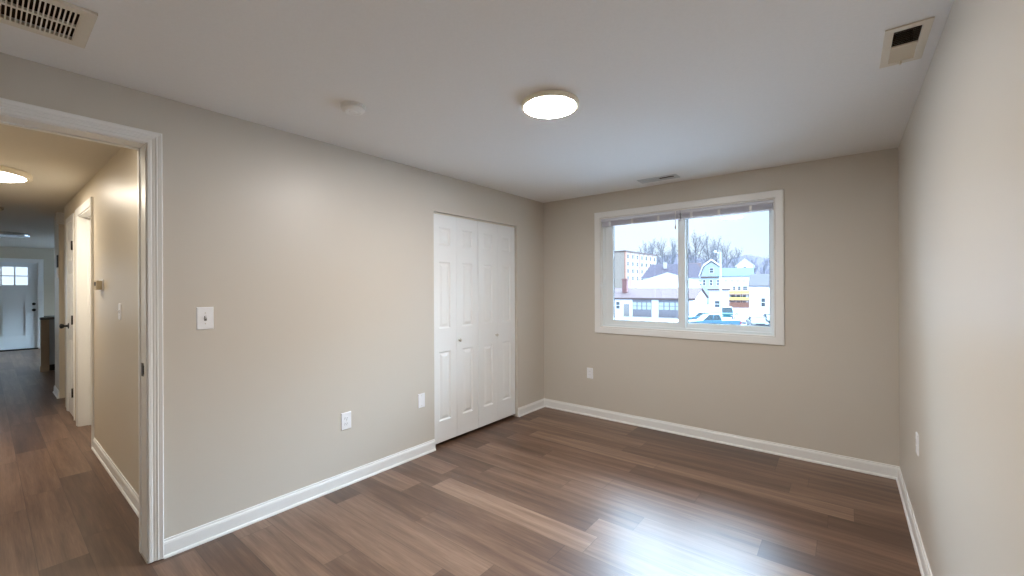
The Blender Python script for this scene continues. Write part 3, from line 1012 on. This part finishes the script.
class Blk:
    """a building block: front edge from p to q on the ground, running back by depth"""

    def __init__(s, p, q, depth, z0, z1):
        s.p, s.q = Vector((p.x, p.y, 0)), Vector((q.x, q.y, 0))
        s.u = (s.q - s.p).normalized()
        s.w = (s.q - s.p).length
        n = Vector((-s.u.y, s.u.x, 0))
        s.n = n if n.dot(FWD) > 0 else -n
        s.d, s.z0, s.z1 = depth, z0, z1

    def at(s, a, b, z):
        """a across the front (metres), b back, z up"""
        v = s.p + s.u * a + s.n * b
        return (v.x, v.y, z)

    def bx(s, m, a0, a1, b0, b1, z0, z1):
        return m.hexa([s.at(a0, b0, z0), s.at(a1, b0, z0), s.at(a1, b1, z0), s.at(a0, b1, z0)],
                      [s.at(a0, b0, z1), s.at(a1, b0, z1), s.at(a1, b1, z1), s.at(a0, b1, z1)])

    def body(s, mt, root, gable=None, rise=0):
        m = MB()
        s.bx(m, 0, s.w, 0, s.d, s.z0, s.z1)
        if gable == 'side':      # ridge parallel to the front
            m.prism([s.at(0, 0, s.z1), s.at(0, s.d, s.z1), s.at(0, s.d / 2, s.z1 + rise)], [s.at(s.w, 0, s.z1), s.at(s.w, s.d, s.z1), s.at(s.w, s.d / 2, s.z1 + rise)])
        if gable == 'front':
            m.prism([s.at(0, 0, s.z1), s.at(s.w, 0, s.z1), s.at(s.w / 2, 0, s.z1 + rise)], [s.at(0, s.d, s.z1), s.at(s.w, s.d, s.z1), s.at(s.w / 2, s.d, s.z1 + rise)])
        return m.build('wall', mt, root)

    def roof(s, mt, root, gable, rise, over=0.4, th=0.2):
        m = MB()
        if gable == 'side':
            k = rise / (s.d / 2) * over
            for b0, b1 in ((-over, s.d / 2), (s.d + over, s.d / 2)):
                lo, hi = s.z1 - k, s.z1 + rise
                m.prism([s.at(-over, b0, lo), s.at(-over, b1, hi), s.at(-over, b1, hi + th), s.at(-over, b0, lo + th)],
                        [s.at(s.w + over, b0, lo), s.at(s.w + over, b1, hi), s.at(s.w + over, b1, hi + th), s.at(s.w + over, b0, lo + th)])
        elif gable == 'front':
            k = rise / (s.w / 2) * over
            for a0, a1 in ((-over, s.w / 2), (s.w + over, s.w / 2)):
                lo, hi = s.z1 - k, s.z1 + rise
                m.prism([s.at(a0, -over, lo), s.at(a1, -over, hi), s.at(a1, -over, hi + th), s.at(a0, -over, lo + th)],
                        [s.at(a0, s.d + over, lo), s.at(a1, s.d + over, hi), s.at(a1, s.d + over, hi + th), s.at(a0, s.d + over, lo + th)])
        elif gable == 'hip':
            o = over
            b = [s.at(-o, -o, s.z1), s.at(s.w + o, -o, s.z1), s.at(s.w + o, s.d + o, s.z1), s.at(-o, s.d + o, s.z1)]
            i = s.d * 0.42
            t_ = [s.at(i * 0.35, s.d / 2 - .1, s.z1 + rise), s.at(s.w - i * 0.35, s.d / 2 - .1, s.z1 + rise), s.at(s.w - i * 0.35, s.d / 2 + .1, s.z1 + rise), s.at(i * 0.35, s.d / 2 + .1, s.z1 + rise)]
            m.hexa(b, t_)
        else:
            s.bx(m, -over, s.w + over, -over, s.d + over, s.z1, s.z1 + th)
        return m.build('roof', mt, root)

    def window(s, root, a0, a1, z0, z1, mt=None, frame=None, muntin=True, name='window'):
        m = MB()
        f = 0.09
        for r in ((a0 - f, a1 + f, z1, z1 + f), (a0 - f, a1 + f, z0 - f, z0), (a0 - f, a0, z0, z1), (a1, a1 + f, z0, z1)):
            s.bx(m, r[0], r[1], -0.08, 0.02, r[2], r[3])
        if muntin:
            s.bx(m, a0, a1, -0.06, 0.02, (z0 + z1) / 2 - 0.04, (z0 + z1) / 2 + 0.04)
        o = m.build(name, frame or X_['white_wall'], root)
        s.bx(MB(), a0, a1, -0.03, 0.02, z0, z1).build('window_pane', mt or X_['win'], o)
        return o

    def side_window(s, root, b0, b1, z0, z1, mt, out=0.04, name='window'):
        """on the right hand end"""
        return s.bx(MB(), s.w - 0.02, s.w + out, b0, b1, z0, z1).build(name, mt, root)


def facing(px0, px1, d):
    """front edge squarely facing the window: left end at px0, right end at px1, middle at distance d"""
    c = spot((px0 + px1) / 2, d)
    ray = (c - EYE).normalized()
    n = Vector((ray.y, -ray.x, 0))

    def end(px):
        t = (px - 512) / F_PX
        cr, cf = (c - EYE).dot(RGT), (c - EYE).dot(FWD)
        ur, uf = n.dot(RGT), n.dot(FWD)
        return c + n * ((t * cf - cr) / (ur - t * uf))
    return end(px0), end(px1)


def building(name, label, blk, cat='building', group=None):
    return thing(name, label, cat, (blk.p.x, blk.p.y, blk.z0), group)


# long low garage with two big doors
D0, D1_ = 74.0, 66.0
P0, P1 = spot(604, D0 + 0.8), spot(693.5, D1_)
gz1 = alt(693, 300, D1_)
B = Blk(P0, P1, 9.5, GZ, gz1)
gr = building('garage_building', 'long white garage with two grey overhead doors and faded red roof', B)
rise_g = 1.55
B.body(X_['white_wall'], gr, 'side', rise_g)
B.roof(X_['pink_roof'], gr, 'side', rise_g, over=0.35, th=0.12)
B.bx(MB(), -0.35, B.w + 0.35, -0.40, -0.30, gz1 - 0.30, gz1 + 0.02).build('eave_fascia', X_['fascia'], gr)


def across(px, blk):
    """metres along a front edge where image column px meets it"""
    t = (px - 512) / F_PX
    # point p + u a ; lateral = t * forward
    pr, pf = (blk.p - EYE).dot(RGT), (blk.p - EYE).dot(FWD)
    ur, uf = blk.u.dot(RGT), blk.u.dot(FWD)
    return (t * pf - pr) / (ur - t * uf)


def dist_at(a, blk):
    return (blk.p + blk.u * a - EYE).dot(FWD)


for pa, pb, ya, yb in ((632.5, 651.5, 298.4, 317.6), (658.5, 681.0, 298.6, 318.6)):
    a0, a1 = across(pa, B), across(pb, B)
    zz1, zz0 = alt(pa, 298.2, dist_at(a0, B)) - 0.35, GZ + 0.12
    o = B.bx(MB(), a0, a1, -0.06, 0.05, zz0, zz1)
    for k in range(1, 5):
        z = zz0 + (zz1 - zz0) * k / 5
        B.bx(o, a0, a1, -0.075, -0.05, z - 0.02, z + 0.02)
    gd = o.build('garage_door', X_['garage'], gr)
    hh = zz1 - zz0
    m = MB()
    for r in range(2):
        for c in range(4):
            w_ = (a1 - a0) / 4
            B.bx(m, a0 + w_ * c + 0.10, a0 + w_ * (c + 1) - 0.10, -0.10, -0.05, zz0 + hh * (0.42 + 0.22 * r), zz0 + hh * (0.60 + 0.22 * r))
    m.build('door_windows', X_['winlit'], gd)
a0, a1 = across(623.5, B), across(629.2, B)
B.bx(MB(), a0, a1, -0.06, 0.05, GZ + 0.1, GZ + 2.2).build('side_door', X_['grey_door'], gr)
a0, a1 = across(616.2, B), across(619.8, B)
B.window(gr, a0, a1, GZ + 1.35, GZ + 2.55)
ch = B.bx(MB(), across(617.5, B), across(622, B), 2.2, 3.0, gz1, alt(620, 279.5, 75))
B.bx(ch, across(617.5, B) - 0.1, across(622, B) + 0.1, 2.1, 3.1, alt(620, 281, 75), alt(620, 280, 75))
ch.build('chimney', X_['chimney'], gr)
for b0, b1, mt in ((1.0, 2.0, X_['white_wall']), (2.6, 3.9, X_['peach']), (5.0, 6.2, X_['white_wall']), (7.0, 8.0, X_['peach'])):
    B.side_window(gr, b0, b1, GZ + 0.15, GZ + 2.6, mt, 0.06, 'wall_panel')

# flat roofed annex right of the garage
B = Blk(*facing(709.0, 729, 80), 8, GZ, alt(720, 292.0, 80))
an = building('garage_annex', 'low white annex with brown roof edge beside the garage gable', B)
B.body(X_['white_wall2'], an)
B.roof(X_['fascia'], an, 'flat', 0, over=0.25, th=0.25)
B.window(an, 1.0, 1.9, GZ + 1.2, GZ + 2.4)

# white shallow gabled hall behind the garage
B = Blk(*facing(637, 700, 100), 14, GZ, alt(668, 284.5, 100))
wh = building('white_roofed_hall', 'white low gabled hall behind the garage roof', B)
B.body(X_['white_wall'], wh, 'front', 2.2)
B.roof(X_['white_roof'], wh, 'front', 2.2, over=0.5, th=0.35)
B.bx(MB(), B.w * 0.42, B.w * 0.58, -0.06, 0.05, B.z1 - 1.0, B.z1 + 0.6).build('louvre_panel', X_['white_wall2'], wh)

# plum hip roofed house
B = Blk(*facing(643, 706, 138), 16, GZ, alt(672, 279.0, 138))
ph = building('plum_roofed_house', 'wide house with weathered plum hip roof behind the white hall', B)
B.body(X_['white_wall2'], ph)
B.roof(X_['plum_roof'], ph, 'hip', 4.9, over=0.6)
B.bx(MB(), B.w * 0.33, B.w * 0.39, 5, 6.2, B.z1 + 1.0, B.z1 + 5.4).build('chimney', X_['white_wall2'], ph)
for k in range(6):
    B.window(ph, B.w * (k + 0.3) / 6, B.w * (k + 0.6) / 6, B.z1 - 2.6, B.z1 - 1.0)

# apartment block in pale brick
B = Blk(spot(625.5, 172), spot(656.5, 196), 22, GZ, alt(625.5, 252.5, 172))
ap = building('apartment_block', 'pale brick apartment block with orange corner pier at left of the window view', B)
B.body(X_['brick_pale'], ap)
B.roof(X_['fascia'], ap, 'flat', 0, over=0.3, th=0.5)
B.bx(MB(), -0.12, 1.3, -0.12, 0.4, GZ, B.z1).build('corner_pier', X_['brick'], ap)
nb_ = 7
for k in range(1, nb_):
    a = B.w * k / nb_
    B.bx(MB(), a - 0.45, a + 0.45, -0.10, 0.3, GZ, B.z1 - 0.2).build('brick_pier', X_['brick'], ap)
for k in range(nb_):
    for f in range(4):
        z = B.z1 - 2.6 - 3.0 * f
        a = B.w * (k + 0.5) / nb_
        B.window(ap, a - 0.6, a + 0.6, z, z + 1.5, X_['win'], X_['brick_pale'])
# left wing of the block
B2 = Blk(spot(600, 181), spot(625.0, 172.6), 1.6, GZ, B.z1 - 0.3)
aw = ap
B2.body(mat('grey_green_render', srgb(120, 128, 124), 0.85, noise=0.05, bscale=0.5), aw).name = 'wing_wall'
B2.roof(X_['fascia'], aw, 'flat', 0, over=0.2, th=0.4)
for k in range(4):
    for f in range(4):
        z = B2.z1 - 2.6 - 3.0 * f
        a = B2.w * (k + 0.5) / 4
        B2.window(aw, a - 0.7, a + 0.7, z, z + 1.5, X_['win'])

# gambrel house with long teal roof
dg = 120.0
B = Blk(*facing(701, 722, dg), 10, GZ, alt(711, 278, dg))
gb = building('gambrel_house', 'teal grey house with white trimmed gambrel gable', B)
m = MB()
B.bx(m, 0, B.w, 0, B.d, GZ, B.z1)
zt, zk = alt(711, 263.5, dg), alt(711, 268.5, dg)
gp = [(0, B.z1), (B.w, B.z1), (B.w * 0.86, zk), (B.w * 0.5, zt), (B.w * 0.14, zk)]
m.prism([B.at(a, 0, z) for a, z in gp], [B.at(a, B.d, z) for a, z in gp])
m.build('wall', X_['pale_blue'], gb)
m = MB()
op = [(-0.5, B.z1 - 0.2), (B.w * 0.11, zk + 0.15), (B.w * 0.5, zt + 0.35), (B.w * 0.89, zk + 0.15), (B.w + 0.5, B.z1 - 0.2)]
for (a0, z0), (a1, z1) in zip(op, op[1:]):
    m.prism([B.at(a0, -0.5, z0), B.at(a1, -0.5, z1), B.at(a1, -0.5, z1 + 0.5), B.at(a0, -0.5, z0 + 0.5)],
            [B.at(a0, B.d + 0.3, z0), B.at(a1, B.d + 0.3, z1), B.at(a1, B.d + 0.3, z1 + 0.5), B.at(a0, B.d + 0.3, z0 + 0.5)])
m.build('roof', X_['white_wall'], gb)
B.window(gb, B.w * 0.42, B.w * 0.60, B.z1 + 1.0, B.z1 + 2.3)
B.bx(MB(), 0, B.w, -0.3, 0.02, B.z1 - 0.5, B.z1 - 0.1).build('belt_trim', X_['fascia'], gb)
for k in range(3):
    B.window(gb, B.w * (k + 0.3) / 3, B.w * (k + 0.62) / 3, B.z1 - 2.6, B.z1 - 1.0)

# white porch house below the teal roof
dp = 104.0
B = Blk(*facing(719, 751.5, dp), 9, GZ, alt(735, 277.6, dp))
po = building('porch_house', 'white three storey house with two yellow porch rails and teal roof', B)
B.body(X_['white_wall'], po, 'side', 1.9)
B.roof(X_['teal_roof'], po, 'side', 1.9, over=0.6, th=0.2)
for k, (pa, pb) in enumerate(((724.5, 727.5), (730.5, 733.5), (736.0, 739.5), (742, 745.5))):
    a0, a1 = across(pa, B), across(pb, B)
    B.window(po, a0, a1, alt(735, 284.6, dp), alt(735, 281.3, dp), X_['winlit'])
for k, (pa, pb) in enumerate(((733, 735.3), (738, 740.5), (743.0, 747.5))):
    a0, a1 = across(pa, B), across(pb, B)
    B.window(po, a0, a1, alt(735, 291.8, dp), alt(735, 288.3, dp), X_['win'])
pf, pl_ = across(727.5, B), across(748.5, B)
for ya, yb in ((293.2, 296.2), (299.3, 302.2)):
    m = MB()
    zA, zB = alt(738, yb, dp), alt(738, ya, dp)
    B.bx(m, pf, pl_, -1.6, -1.5, zA + 0.15, zB)
    B.bx(m, pf, pf + 0.1, -1.6, 0, zA + 0.15, zB)
    B.bx(m, pf, pl_, -1.62, -1.48, zB, zB + 0.08)
    m.build('porch_rail', X_['yellow'], po)
    B.bx(MB(), pf, pl_, -1.6, 0.02, zA - 0.15, zA + 0.05).build('porch_floor', X_['steps'], po)
for k in range(4):
    a = pf + (pl_ - pf) * k / 3
    B.bx(MB(), a - 0.08 if k else a, a + 0.08, -1.58, -1.42, GZ, alt(738, 292.6, dp)).build('porch_post', X_['fascia'], po)
m = MB()
for k in range(5):
    B.bx(m, pf, pl_, -1.6 - 0.35 * k, -1.6 - 0.35 * (k - 1), GZ, alt(738, 304, dp) - 0.25 * k)
m.build('porch_steps', X_['steps'], po)
for ya, yb in ((297, 299), (303.2, 305)):
    for pa, pb in ((731, 734), (737, 740), (743, 746)):
        a0, a1 = across(pa, B), across(pb, B)
        B.window(po, a0, a1, alt(738, yb, dp), alt(738, ya, dp), X_['win'], muntin=False)

# near white house at the right
dh = 60.0
B = Blk(*facing(750.3, 800, dh), 9, GZ, alt(760, 288.0, dh))
nh = building('white_house', 'near white house with grey brown roof at right of the window view', B)
B.body(X_['white_wall'], nh, 'side', 1.75)
B.roof(X_['grey_roof'], nh, 'side', 1.75, over=0.25, th=0.12)
a0, a1 = across(761.3, B), across(765.0, B)
B.window(nh, a0, a1, alt(763, 308.8, dh), alt(763, 300.6, dh))
a0, a1 = across(776, B), across(780, B)
B.window(nh, a0, a1, alt(778, 308.8, dh), alt(778, 300.6, dh))

# far roofs
B = Blk(*facing(737, 753, 150), 12, GZ, alt(745, 267.5, 150))
fh = building('far_white_house', 'far white gabled house peeping over the teal roof', B)
B.body(X_['white_wall'], fh, 'front', 2.1)
B.roof(X_['white_roof'], fh, 'front', 2.1, over=0.6, th=0.4)
B.window(fh, B.w * 0.42, B.w * 0.58, B.z1 - 2.0, B.z1 - 0.4)
B = Blk(*facing(687, 700, 162), 5, GZ, alt(694, 270, 162))
fh = building('far_grey_house', 'far pinkish grey house among bare trees left of the gambrel gable', B)
B.body(X_['white_wall2'], fh, 'side', 2.0)
B.roof(X_['pink_roof'], fh, 'side', 2.0, over=0.5, th=0.3)
for k in range(3):
    B.window(fh, B.w * (k + 0.3) / 3, B.w * (k + 0.6) / 3, B.z1 - 2.2, B.z1 - 0.8)

# wooded hill behind
random.seed(5)
m = MB()
nx, ny = 60, 8
vs, fs = [], []
for j in range(ny):
    for i in range(nx):
        px = 560 + 280 * i / (nx - 1)
        d = 345 + 15 * j
        p = spot(px, d)
        ridge = 258.5 + 3.0 * math.sin(px * 0.09) + (px - 690) * 0.03
        top = alt(px, ridge, 405)
        z = GZ + (top - GZ) * min(1, (j / 4.0)) ** 0.8 + random.uniform(-0.7, 0.7) * (j > 0)
        vs.append((p.x, p.y, z))
for j in range(ny - 1):
    for i in range(nx - 1):
        a = j * nx + i
        fs.append((a, a + 1, a + nx + 1, a + nx))
m.add(vs, fs)
struct(m.build('ground_hill', X_['woods']))


# bare trees
def bare_tree_mesh(seed, h, spread=0.55):
    rnd = random.Random(seed)
    tr_, br = MB(), MB()

    def limb(mb, p, d, ln, r, level):
        n = (7, 5, 4, 3)[level]
        for i in range(n):
            e = (d + Vector((rnd.uniform(-1, 1), rnd.uniform(-1, 1), rnd.uniform(-0.4, 0.8))) * (0.05, 0.16, 0.22, 0.25)[level]).normalized()
            q = p + e * (ln / n)
            r1 = max(r * (1 - 0.75 / n), 0.012)
            mb.tube(p, q, r, r1, n=6 if level == 0 else (4 if level == 1 else 3), smooth=False)
            if level < 3 and i >= (2 if level == 0 else 0):
                for c in range(2 if level else 3):
                    ax = e.orthogonal().normalized()
                    ax.rotate(Matrix.Rotation(rnd.uniform(0, 6.283), 3, e))
                    g = e.copy()
                    g.rotate(Matrix.Rotation(rnd.uniform(0.35, 0.35 + spread), 3, ax))
                    g = (g + Vector((0, 0, 0.35))).normalized()
                    f = 1 - 0.5 * i / n
                    limb(br, q, g, ln * (0.55, 0.50, 0.48)[level] * f * rnd.uniform(0.75, 1.15), r1 * (0.55, 0.6, 0.65)[level], level + 1)
            p, d, r = q, e, r1
    limb(tr_, Vector((0, 0, 0)), Vector((0, 0, 1)), h * 0.7, h * 0.017, 0)
    k = h / max(v[2] for v in br.v)
    for q in (tr_, br):
        q.v = [(x * k, y * k, z * k) for x, y, z in q.v]
    return tr_, br


TREES = {}


def make_tree(kind, seed, h, spread, label, p, rz=0.0, sc=1.0, z=GZ):
    if kind in TREES:
        t = copy_tree(TREES[kind])
        t.location = (p.x, p.y, z)
        t.rotation_euler = (0, 0, rz)
        t.scale = (sc, sc, sc)
        t['label'] = label
        return t
    t = thing('bare_tree', label, 'tree', (p.x, p.y, z), 'bare winter trees behind the houses', rz, world_parts=False)
    t.scale = (sc, sc, sc)
    a, b = bare_tree_mesh(seed, h, spread)
    a.build('trunk', X_['bark'], t, merge=False)
    b.build('branches', X_['bark'], t, merge=False)
    TREES[kind] = t
    return t


# px, distance, crown top row, kind, label
tl = [
    (647, 236, 241, 'a', 'bare tree just right of the brick apartment block roof'),
    (654, 268, 239, 'b', 'bare tree second from the apartment block'),
    (663, 204, 237, 'c', 'bare tree left of the window mullion, beside its neighbour'),
    (672, 304, 238, 'b', 'bare tree closest to the window mullion on its left'),
    (697, 200, 232, 'c', 'tall bare tree just right of the window mullion'),
    (709, 226, 234, 'a', 'bare tree above the gambrel gable'),
    (718, 258, 237, 'b', 'bare tree behind the pale utility pole'),
    (728, 214, 241, 'c', 'bare tree above the teal porch house roof'),
    (737, 290, 248, 'a', 'bare tree left of the far white gable'),
    (752, 226, 256, 'b', 'small bare tree right of the far white gable'),
    (763, 260, 257, 'c', 'low bare tree above the near white house roof'),
    (686, 284, 243, 'a', 'bare tree hidden partly by the window mullion'),
]
KIND = {'a': (11, 0.55), 'b': (23, 0.48), 'c': (37, 0.66)}
for i, (px, d, top, k, lab) in enumerate(tl):
    p = spot(px, d)
    hgt = alt(px, top, d) - GZ
    make_tree(k, KIND[k][0], 20.0, KIND[k][1], lab, p, i * 1.3, hgt / 20.0)

# pale utility pole
p = spot(720.6, 58)
t = thing('utility_pole', 'pale utility pole with a lamp arm in front of the gambrel house', 'pole', (p.x, p.y, GZ), None)
MB().tube((p.x, p.y, GZ), (p.x, p.y, alt(720, 254, 58)), 0.17, 0.11, 12).build('pole_shaft', X_['pole'], t)
e = p - RGT * 0.75
m = MB().tube((p.x, p.y, alt(720, 256, 58)), (e.x, e.y, alt(720, 253, 58)), 0.05, 0.04, 8)
m.build('lamp_arm', X_['pole'], t)
MB().lathe((e.x, e.y, alt(720, 252.5, 58)), (0, 0, -1), [(0.08, 0), (0.2, 0.08), (0.17, 0.25), (0.05, 0.32)], 14).build('lamp_head', X_['pole'], t)


# vehicles
def vehicle(name, label, px, d, ln, kind, paint, flip=False, yaw=0.0, group=None, z=GZ, h=1.0, w=1.82):
    """length along local x, built at origin then placed"""
    p = spot(px, d)
    ang = math.atan2(RGT.y, RGT.x) + yaw
    t = thing(name, label, 'pickup truck' if kind == 'pickup' else ('van' if kind == 'van' else 'car'), (p.x, p.y, z), group, ang, world_parts=False)
    s = -1 if flip else 1
    hl = ln / 2
    if kind == 'pickup':
        low = [(-hl, .45), (-hl, .95), (-hl * .96, 1.02), (-hl * .42, 1.08), (-hl * .40, 1.10), (hl * .26, 1.10), (hl * .27, 1.08), (hl * .99, 1.08), (hl, 1.0), (hl, .5)]
        cab = [(-hl * .46, 1.08), (-hl * .20, 1.72), (hl * .18, 1.74), (hl * .26, 1.08)]
    elif kind == 'van':
        low = [(-hl, .40), (-hl, .95), (-hl * .8, 1.08), (hl * .98, 1.12), (hl, .9), (hl, .42)]
        cab = [(-hl * .78, 1.05), (-hl * .50, 1.82), (hl * .88, 1.84), (hl * .97, 1.08)]
    else:
        low = [(-hl, .35), (-hl, .72), (-hl * .92, .82), (-hl * .45, .95), (hl * .72, .98), (hl * .97, .92), (hl, .72), (hl, .38)]
        cab = [(-hl * .50, .92), (-hl * .22, 1.42), (hl * .36, 1.44), (hl * .74, .95)]
    low = [(x * s, zz * h) for x, zz in low]
    cab = [(x * s, zz * h) for x, zz in cab]
    hw = w / 2
    m = MB().prism([(x, -hw, zz) for x, zz in low], [(x, hw, zz) for x, zz in low])
    m.build('body', paint, t, bevel=0.06)
    zr = max(zz for _, zz in cab)
    ti = lambda zz: hw - 0.06 - 0.16 * (zz - cab[0][1]) / (zr - cab[0][1])
    m = MB().prism([(x, -ti(zz), zz) for x, zz in cab], [(x, ti(zz), zz) for x, zz in cab])
    m.build('cabin_glass', X_['car_glass'], t, bevel=0.03)
    m = MB()
    x1, x2 = cab[1][0], cab[2][0]
    m.box(min(x1, x2) - .02, max(x1, x2) + .02, -ti(zr) - .01, ti(zr) + .01, zr - .05, zr + .04)
    m.build('roof', paint, t, bevel=0.03)
    m = MB()
    mids = [((cab[0][0] + cab[3][0]) / 2, (cab[1][0] + cab[2][0]) / 2)]
    for (xa, xb) in [(cab[0][0], cab[1][0]), (cab[3][0], cab[2][0])] + mids:
        for sd in (-1, 1):
            m.tube((xa, sd * (ti(cab[0][1]) + .01), cab[0][1]), (xb, sd * (ti(zr) + .01), zr), .05, .045, 6)
    m.build('pillars', paint, t, merge=False)
    for xx in (-hl * .62, hl * .60):
        for sd in (-1, 1):
            r = .36 * h
            wh_ = MB().lathe((xx * s, sd * (hw - .20), r), (0, sd, 0), [(r * .9, 0), (r, .03), (r, .19), (r * .9, .22)], 20).build('wheel', M['rubber'], t)
            MB().lathe((xx * s, sd * (hw + .02), r), (0, sd, 0), [(r * .62, 0), (r * .55, .02), (r * .15, .03)], 16).build('hubcap', X_['pole'], wh_)
    m = MB()
    for sd in (-1, 1):
        m.box(-hl * s - .03, -hl * s + .03, sd * hw * .72 - .16, sd * hw * .72 + .16, .62 * h, .78 * h)
    m.build('headlights', X_['winlit'], t)
    m = MB()
    for sd in (-1, 1):
        m.box(hl * s - .12, hl * s + .03, sd * hw * .86 - .14, sd * hw * .86 + .155, .62 * h, .92 * h)
    m.build('tail_lights', X_['car_red'], t)
    return t


vehicle('pickup_truck', 'steel blue pickup truck along the bottom edge of the right window pane', 711, 50.5, 6.3, 'pickup', X_['car_blue'], yaw=0.06)
vehicle('van', 'teal van parked behind the blue pickup truck', 726.8, 66, 4.2, 'van', X_['car_teal'], yaw=1.1)
vehicle('car', 'white car parked right of the teal van', 743.5, 59, 4.3, 'sedan', X_['car_white'], yaw=1.3, h=1.05)
vehicle('car', 'dark grey car in front of the near white house', 757, 51.5, 4.2, 'sedan', X_['car_dark'], yaw=1.2, h=0.95)
vehicle('car', 'dark grey car at the right edge of the window view', 772, 56, 4.2, 'sedan', X_['car_dark'], yaw=1.2, h=0.95)
vehicle('car', 'blue car behind the left end of the pickup truck beside the mullion', 699, 60, 4.3, 'sedan', X_['car_blue'], yaw=0.1)
